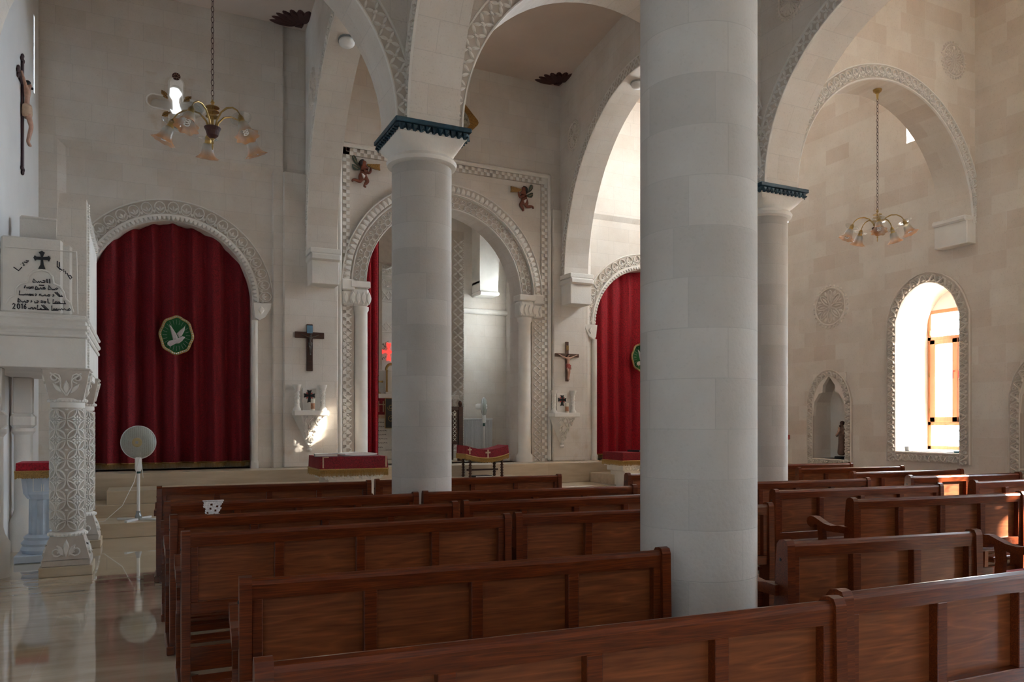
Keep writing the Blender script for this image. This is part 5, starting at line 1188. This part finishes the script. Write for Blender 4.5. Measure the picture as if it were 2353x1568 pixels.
def book(name, x, y, z, w_, d_, h_, rz, lab, m1, cat='book', open_=False):
    t = thing(name, (x, y, z), lab, cat, rz)
    if open_:
        for s_ in (-1, 1):
            m_ = MB(); m_.prism([(0, 0), (s_*w_*.5, 0), (s_*w_, .012), (s_*w_, .012+h_*.6), (s_*w_*.5, h_*1.3), (s_*.03, h_*1.5), (0, h_)], lambda u, v, hh: (u, hh, v+.006), -d_/2, d_/2); m_.build('pages', PAPER, t)
        m_ = MB(); m_.box(-w_-.01, w_+.01, -d_/2-.01, d_/2+.01, 0, .006); m_.build('cover', m1, t)
    else:
        m_ = MB(); m_.bbox(-w_/2, w_/2, -d_/2, d_/2, .006, h_-.006, .002); m_.build('pages', PAPER, t)
        m_ = MB(); m_.box(-w_/2-.005, w_/2+.005, -d_/2-.005, d_/2+.005, 0, .006); m_.box(-w_/2-.005, w_/2+.005, -d_/2-.005, d_/2+.005, h_-.006, h_); m_.box(-w_/2-.008, -w_/2, -d_/2-.005, d_/2+.005, 0, h_); m_.build('cover', m1, t)
zb = ztp+.005
book('open_book', cxx+.12, YT+.28, zb+.0, .27, .36, .035, .12, 'open grey-edged book lying on the red velvet table cover', BOOKC, open_=True)
book('closed_book', cxx-.40, YT+.22, zb, .34, .28, .045, -.15, 'closed pale book at the left on the red velvet table cover', BOOKC)
# stool with red saddle cover
Ys = 12.98; a = atY(1058, 1030, Ys); b = atY(1158, 1030, Ys); zt = atY(1110, 1030, Ys).z; w = (b.x-a.x)*.95
T2 = thing('covered_stool', ((a.x+b.x)/2, Ys+.0, .575), 'stool with turned dark legs under a sagging red velvet cover, right of the teal-capped column', 'stool')
h = zt-.575
for sx in (-1, 1):
    for sy in (-1, 1):
        m_ = MB(); pf = [(.028, 0)]
        for k in range(9): z = h*.85*(k+.5)/9; pf += [(.018, z-.02), (.032, z)]
        pf += [(.03, h*.88)]; m_.lathe(pf, (sx*w*.38, sy*.17, 0), 12); m_.build('leg', DARKW, T2, smooth=True)
m_ = MB(); m_.bbox(-w*.42, w*.42, -.21, .21, h-.16, h-.04, .01); m_.bbox(-w*.38, w*.38, -.01, .01, .12, .15, .004); m_.build('seat_frame', DARKW, T2)
drape(T2, w, .46, h-.02, .17, VELVET, .075, .07); crossm(T2, .0, -.25, h-.10, 1.1); crossm(T2, -w*.43, -.25, h-.04, .9)
book('black_book', atY(1108, 1093, Ys-.1).x, Ys-.05, .576, .34, .22, .03, .1, 'flat black folder on the step between the stool legs', BLACK, 'folder')
# right lectern
Yr = 12.2; a = atY(1420, 1060, Yr); T3 = thing('stone_table', (a.x+.5, Yr+.2, .2), 'red draped stone table cut off by the left side of the foreground column', 'table'); h = atY(1440, 1040, Yr).z-.2
drape(T3, .98, .7, h, .17, VELVET, 0, .07)
m_ = MB(); m_.bbox(-.44, .44, -.3, .3, h-.36, h-.25, .02); m_.bbox(-.38, .38, -.25, .25, .1, h-.3, .01); m_.bbox(-.44, .44, -.3, .3, 0, .1, .01); m_.box(-.47, .47, -.33, .33, h-.26, h-.01); band_leaf(m_, lambda u, v, hh: (-.42+u, -.3-hh, h-.35+v), .84, .09, .012); m_.build('carved_pedestal', CARVE, T3)
book('closed_book', a.x+.55, Yr+.15, h+.205, .22, .3, .03, .2, 'dark book on the red draped table beside the foreground column', BLACK)
# fluted lectern on the left
T4 = thing('fluted_lectern', (-1.02, 10.25, 0), 'blue-grey fluted stone lectern with red fringed cover behind the carved column', 'lectern')
h = atY(80, 1062, 10.25).z; n = 64
m_ = MB(); m_.bbox(-.27, .27, -.27, .27, 0, .09, .01); m_.lathe([(.22, .09), (.24, .13), (.22, .17), (.235, .2), (.2, .24), (.21, .27), (.165, .30)], n=32)
m_.lathe([(.16, .30), (.155, h-.40)], n=64, wob=lambda a, j: 1-.09*abs(S(8*a))); m_.build('fluted_shaft', BLUEST, T4, smooth='auto')
m_ = MB(); m_.lathe([(.17, h-.42), (.21, h-.36), (.23, h-.2), (.23, h-.03)], n=8); m_.build('octagonal_top', BLUEST, T4)
m_ = MB(); fo = lambda u, v, hh: (u, -.215-hh, v)
m_.ridge([(-.09, h-.32), (-.09, h-.16), (-.01, h-.16), (-.01, h-.32)], fo, .008, .006, True); m_.ridge([(.01, h-.32), (.01, h-.16), (.09, h-.16), (.09, h-.32)], fo, .008, .006, True); m_.build('pane_carving', CARVE, T4)
drape(T4, .50, .50, h, .11, VELVETB, 0, .06)
# ------------------------------------------------------------------ the carved stone pulpit at the left wall
PU = thing('stone_pulpit', (-.9, 9.2, 0), 'tall carved limestone pulpit on columns against the left wall, with black inscription', 'pulpit')
def PL(x, y, z): return (x+.9, y-9.2, z)
def lb(mb, x0, x1, y0, y1, z0, z1, b=.01): mb.bbox(x0+.9, x1+.9, y0-9.2, y1-9.2, z0, z1, b)
def carved_col(cx_, cy_, zt, nm='carved_column'):
    t = bpy.data.objects.new(nm, None); COL.objects.link(t); t.parent = PU; t.location = (cx_+.9, cy_-9.2, 0); r = .145
    m_ = MB(); m_.bbox(-.24, .24, -.22, .22, 0, .10, .006); m_.build('plinth', STEP, t)
    m_ = MB(); n = 4
    m_.bbox(-.22, .22, -.20, .20, .10, .17, .008)
    for k, (z0, z1, w0, w1) in enumerate(((.17, .40, .21, .15),)):
        A = [(-w0, -w0, z0), (w0, -w0, z0), (w0, w0, z0), (-w0, w0, z0)]; B = [(-w1, -w1, z1), (w1, -w1, z1), (w1, w1, z1), (-w1, w1, z1)]
        for j in range(4): m_.face([A[j], A[(j+1) % 4], B[(j+1) % 4], B[j]])
    m_.lathe([(r*.97, .40), (r*.97, zt-.36)], n=32)
    z0, z1 = zt-.32, zt-.02; A = [(-.15, -.15, z0), (.15, -.15, z0), (.15, .15, z0), (-.15, .15, z0)]; B = [(-.21, -.21, z1), (.21, -.21, z1), (.21, .21, z1), (-.21, .21, z1)]
    for j in range(4): m_.face([A[j], A[(j+1) % 4], B[(j+1) % 4], B[j]])
    m_.bbox(-.22, .22, -.22, .22, z1, zt, .005)
    m_.build('core', CARVEBG, t, smooth='auto')
    c = MB()
    for z in (.40, zt-.34): 
        c.lathe([(r+.0, z-.01), (r+.03, z), (r+.035, z+.02), (r+.02, z+.035), (r, z+.04)], n=32)
        for k in range(28): a = 2*PI*k/28; c.ball(((r+.025)*K(a), (r+.025)*S(a), z+.012), .018, 6, 5)
    c.lathe([(r+.012, zt-.40), (r+.015, zt-.38), (r+.012, zt-.345)], n=32)
    fc = lambda u, v, h: ((r*.97+h)*S(u/r), -(r*.97+h)*K(u/r), v)
    z0, z1 = .46, zt-.42; nr = 6; ch = (z1-z0)/nr; cwid = 2*PI*r/5
    for i in range(5):
        for j in range(nr):
            cu = cwid*i; cv = z0+ch*(j+.5)
            for a in (PI/4, 3*PI/4, 5*PI/4, 7*PI/4):
                c.ridge(leafp(cu+.01*K(a), cv+.01*S(a), ch*.62, .026, a+(.12 if (S(a)*K(a)) > 0 else -.12), 4), fc, .015, .028, True)
            fu = cu+cwid/2
            for k in range(8): a = PI*k/4; c.dome(ell(fu+.030*K(a), cv+.030*S(a), .020, .012, a, 6), fc, .028)
            c.dome(ell(fu, cv, .011, .011, 0, 6), fc, .026)
            c.dome(ell(cu, cv+ch/2, .02, .01, 0, 6), fc, .016)
    for k in range(4):   # scrolls on base and capital
        M = Matrix.Rotation(k*PI/2, 3, 'Z')
        def fb_(u, v, h): q = (v-.17)/.23; return M @ Vector((u, -(.21-.06*q)-h, v))
        def ft_(u, v, h): q = (v-(zt-.32))/.30; return M @ Vector((u, -(.15+.06*q)-h, v))
        for s_ in (-1, 1):
            c.ridge(spiral(s_*.085, .25, .06, PI/2, 1.4*s_, 12), fb_, .016, .02); c.dome(leafp(s_*.02, .2, .12, .025, PI/2-s_*.5, 4), fb_, .02)
            c.ridge(spiral(s_*.10, zt-.10, .055, -PI/2, -1.4*s_, 12), ft_, .016, .02); c.ridge([(0, zt-.28), (s_*.05, zt-.20), (s_*.05, zt-.12), (s_*.14, zt-.05)], ft_, .018, .02); c.dome(leafp(s_*.03, zt-.26, .14, .022, PI/2-s_*.7, 4), ft_, .02)
        c.dome(leafp(0, .19, .18, .03, PI/2, 4), fb_, .022); c.dome(leafp(0, zt-.28, .16, .03, PI/2, 4), ft_, .022)
    c.build('relief_carving', CARVE, t, smooth='auto'); return t
ZD = 2.12
carved_col(-.71, 9.2, ZD); carved_col(-.72, 11.1, ZD)
for (x, y) in ((-1.38, 9.25), (-1.33, 11.1)):
    m_ = MB()
    m_.lathe([(.16, 0), (.16, .35), (.12, .42), (.10, .5), (.10, 1.42), (.13, 1.46), (.13, 1.5)], PL(x, y, 0), 24)
    lb(m_, x-.13, x+.13, y-.13, y+.13, 1.5, 1.68, .04); lb(m_, x-.10, x+.10, y-.1, y+.1, 1.68, ZD, .01)
    m_.build('plain_column', PLAIN, PU, smooth='auto')
m_ = MB(); lb(m_, -1.46, -.53, 8.98, 11.3, ZD, 2.43, .006); lb(m_, -1.46, -.51, 8.96, 11.3, 2.43, 2.47, .01); lb(m_, -1.46, -.50, 8.94, 11.3, 2.50, 2.56, .02); lb(m_, -1.46, -.53, 8.97, 11.3, 2.45, 2.66, .008); lb(m_, -1.46, -.50, 8.95, 11.3, 2.60, 2.64, .015)
m_.build('deck', PLAIN, PU)
m_ = MB(); lb(m_, -1.27, -.74, 8.99, 9.12, 2.66, 3.42, .02); lb(m_, -1.27, -.66, 9.02, 9.14, 2.66, 3.38, .02); m_.build('front_panel', PLAIN, PU)
# corner pier with rounded shoulder
m_ = MB(); fnp = lambda u, v, h: PL(u, 9.06+h, v)
m_.prism([(-.80, 2.66), (-.53, 2.66), (-.53, 3.88), (-.70, 3.92), (-.77, 3.91), (-.79, 3.75), (-.80, 3.4)], fnp, 0, .16); lb(m_, -1.36, -.95, 11.0, 11.2, 2.66, 4.1, .02); lb(m_, -1.46, -1.1, 9.7, 11.2, 2.66, 3.3, .02); m_.build('corner_pier', STONE, PU)
m_ = MB(); lb(m_, -.60, -.545, 9.2, 11.25, 2.05, 3.86, .01); m_.build('side_parapet', PLAIN, PU)
m_ = MB(); fs = lambda u, v, h: PL(-.545+h, 9.12+u, v)
band_scroll(m_, lambda u, v, h: fs(.02+v, 2.2+u, h), 1.62, .16, .022); band_scroll(m_, lambda u, v, h: fs(.1+u, 3.7+v, h), 2.0, .14, .022)
for k in range(60): m_.ball(fs(.0, 2.12+.029*k, .03), .014, 5, 4)
m_.build('parapet_carving', CARVE, PU)
# lobed frame around the inscription, cross and letters
G = lambda x, y: atY(x/7.84, 540+y/7.84, 8.985)
m_ = MB()
def fg(u, v, h): q = G(u, v); return PL(q.x, 8.985-h, q.z)
m_.ridge([(90, 1250), (170, 1130), (270, 1080), (285, 960), (370, 880), (500, 850), (520, 740), (600, 660), (750, 630), (880, 670), (950, 760), (970, 880), (1080, 930), (1150, 1040), (1180, 1160), (1270, 1230), (1320, 1400)], fg, 40, .012)
m_.ridge([(90, 210), (1380, 310), (1400, 1430)], fg, 26, .010); m_.build('lobed_frame', CARVE, PU)
m_ = MB()
m_.prism([(755, 290), (812, 325), (795, 350), (775, 405), (860, 400), (880, 380), (912, 430), (885, 488), (860, 460), (780, 450), (790, 540), (820, 620), (690, 612), (730, 540), (735, 450), (660, 445), (635, 470), (602, 415), (630, 370), (660, 395), (738, 400), (725, 350), (698, 320)], fg, .002, .014)
m_.build('black_cross', BLACK, PU)
ST = [ # strokes traced from the inscription
 [(245, 580), (335, 645), (395, 580)], [(375, 525), (380, 530)], [(405, 500), (440, 550), (415, 555)], [(430, 490), (490, 500), (470, 460), (515, 468), (495, 490)],
 [(1035, 470), (1030, 570), (1090, 630)], [(1070, 490), (1075, 580)], [(1030, 570), (1120, 640), (1150, 620), (1150, 670), (1180, 650), (1185, 700), (1210, 690), (1230, 740), (1270, 800), (1295, 770), (1270, 730), (1240, 735)], [(1090, 660), (1094, 666)],
 [(590, 850), (602, 795), (665, 850), (590, 852)], [(665, 855), (690, 850), (695, 835), (710, 855), (740, 838), (745, 858), (800, 858), (812, 828), (770, 820)], [(845, 795), (848, 862), (870, 862)], [(893, 795), (897, 878)],
 [(455, 910), (437, 962)], [(480, 945), (497, 955), (480, 968)], [(478, 992), (482, 996)], [(515, 968), (520, 940), (550, 942), (548, 968), (520, 968)], [(560, 965), (575, 935), (600, 935), (590, 972)], [(630, 985), (650, 925), (690, 960), (640, 985), (720, 975), (725, 945), (745, 975), (790, 975), (775, 950), (800, 945), (820, 975), (790, 978)], [(700, 905), (795, 912)], [(868, 985), (875, 912), (935, 982), (868, 985)], [(935, 985), (985, 985), (1000, 965), (1010, 985), (1045, 970), (1015, 955)],
 [(355, 1005), (345, 1080), (440, 1082)], [(440, 1082), (455, 1065), (470, 1085), (490, 1065), (505, 1085), (530, 1068), (580, 1075), (560, 1092), (530, 1088)], [(600, 1065), (580, 1090), (610, 1092)], [(640, 1060), (658, 1080), (635, 1098)], [(705, 1095), (715, 1068), (740, 1070), (735, 1092), (760, 1100), (800, 1095), (810, 1075), (825, 1100), (860, 1100), (870, 1075), (900, 1080), (890, 1105), (865, 1102)], [(955, 1070), (970, 1095), (945, 1110)], [(985, 1030), (1065, 1110), (1130, 1112), (1105, 1085)], [(1020, 1030), (1090, 1105)],
 [(330, 1140), (320, 1212), (330, 1145), (395, 1205), (325, 1210)], [(395, 1210), (430, 1208), (440, 1190), (455, 1212), (500, 1212), (515, 1190), (480, 1180)], [(560, 1180), (575, 1200), (550, 1215)], [(625, 1195), (625, 1225), (680, 1222), (695, 1195), (660, 1188)], [(735, 1190), (760, 1190), (765, 1225), (735, 1215)], [(790, 1225), (795, 1195), (825, 1200), (820, 1225), (795, 1225)], [(860, 1150), (868, 1230), (905, 1228)], [(960, 1160), (950, 1235), (1190, 1240), (1150, 1185), (1165, 1235)], [(985, 1235), (1000, 1205), (1025, 1210), (1035, 1235), (1050, 1208), (1075, 1212), (1085, 1238)],
 [(225, 1255), (245, 1235), (270, 1250), (262, 1280), (228, 1328), (278, 1325)], [(310, 1260), (330, 1240), (352, 1260), (355, 1310), (335, 1332), (312, 1312), (310, 1260)], [(380, 1260), (400, 1240), (400, 1332)], [(470, 1240), (435, 1290), (435, 1320), (455, 1332), (472, 1315), (465, 1292), (440, 1295)],
 [(510, 1325), (545, 1335), (560, 1310), (585, 1312), (580, 1338), (605, 1338), (620, 1310), (645, 1320), (635, 1342)], [(680, 1260), (670, 1345), (885, 1350)], [(720, 1345), (735, 1320), (750, 1345)], [(780, 1262), (870, 1348)], [(745, 1262), (830, 1345)], [(935, 1275), (930, 1358), (1050, 1358)], [(960, 1358), (975, 1330), (995, 1355), (1015, 1330), (1035, 1355)], [(1050, 1358), (1065, 1335), (1085, 1355), (1110, 1330), (1135, 1355), (1160, 1330), (1185, 1358)], [(1195, 1355), (1240, 1358), (1270, 1355), (1255, 1325), (1225, 1345)]]
m_ = MB()
for ln in ST: m_.ridge(ln, fg, 21, .006)
m_.build('inscription', INK, PU)
# ------------------------------------------------------------------ tree outside
tr = thing('garden_tree', (17.0, 5.7, 0), 'green tree seen faintly through the window glass', 'tree')
m_ = MB(); m_.tube([(0, 0, -1), (.1, 0, 1.5), (0, .1, 3)], [.2, .15, .08], 8); m_.build('trunk', BARK, tr)
m_ = MB(); rnd = random.Random(4)
for i in range(1500):
    a = rnd.uniform(0, 2*PI); z = rnd.uniform(-.2, 3.6); r = rnd.random()**.5*(1.15-.22*abs(z-1.4)); c = Vector((r*K(a), r*S(a), z)); u = Vector((rnd.gauss(0, 1), rnd.gauss(0, 1), rnd.gauss(0, 1))).normalized()*.13; v = u.orthogonal().normalized()*.06
    m_.face([c-u, c+v, c+u, c-v])
m_.build('foliage', LEAF, tr)
bt = MB()  # unseen fins added outside to block sun at the windows
for (a, b, c_, d, r_) in WR[5:8]+WR[10:]: bt.box(XR+1.0, XR+4.6, a-.25, a-.02, 5.0, 11.5)
bt.box(8.7, 11.4, 16.1, 16.33, 2.0, 9)
struct(bt.build('wall_added_sun_fins', PLAIN))
gd = MB(); gd.face([(XR+1.0, -60, -.4), (80, -60, -.4), (80, 60, -.4), (XR+1.0, 60, -.4)]); struct(gd.build('ground_outside', mat('pale_gravel', (.62, .58, .52), .9)))
# ------------------------------------------------------------------ light
w = bpy.data.worlds.new('World'); sc.world = w; w.use_nodes = True; nt = w.node_tree; bg = nt.nodes['Background']
bg.inputs[0].default_value = (.70, .85, 1.0, 1); bg.inputs[1].default_value = 8.0
sl = bpy.data.lights.new('sun', 'SUN'); sl.energy = 12; sl.angle = math.radians(.6); sl.color = (1, .90, .76)
so = bpy.data.objects.new('sun', sl); COL.objects.link(so)
el = math.radians(25.7); az = Vector((-.831, .556)).normalized(); dirv = Vector((az.x*K(el), az.y*K(el), -S(el)))
so.rotation_euler = dirv.to_track_quat('-Z', 'Y').to_euler(); so.location = (20, -5, 12)
def portal(loc, rot, sx, sy):
    l = bpy.data.lights.new('window_portal', 'AREA'); l.shape = 'RECTANGLE'; l.size = sx; l.size_y = sy; l.cycles.is_portal = True
    o = bpy.data.objects.new('window_portal', l); COL.objects.link(o); o.location = loc; o.rotation_euler = rot
for (a, b, c_, d, r_) in WR[:8]+WR[10:]: portal((XR+.98, (a+b)/2, (c_+d+r_*.8)/2), (0, PI/2, 0), d-c_+r_*.8, b-a)
for (a, b, c_, d, r_) in WB: portal(((a+b)/2, YB-.48, (c_+d)/2), (PI/2, 0, 0), b-a, d-c_)
portal((8.68, 16.7, 4.3), (0, PI/2, 0), 1.8, .6); portal((XL-.38, -3.1, 2.5), (0, -PI/2, 0), 2.2, .8); portal((XL-.38, 13.41, 7.07), (0, -PI/2, 0), 1.15, .1)
sc.view_settings.view_transform = 'Standard'; sc.view_settings.look = 'None'; sc.view_settings.gamma = 1; sc.view_settings.use_curve_mapping = False
sc.view_settings.exposure = 2.68
try:
    sc.cycles.use_denoising = True; sc.cycles.max_bounces = 12; sc.cycles.diffuse_bounces = 7; sc.cycles.transparent_max_bounces = 12; sc.cycles.sample_clamp_indirect = 6; sc.cycles.caustics_reflective = False; sc.cycles.caustics_refractive = False
except Exception as e: pass
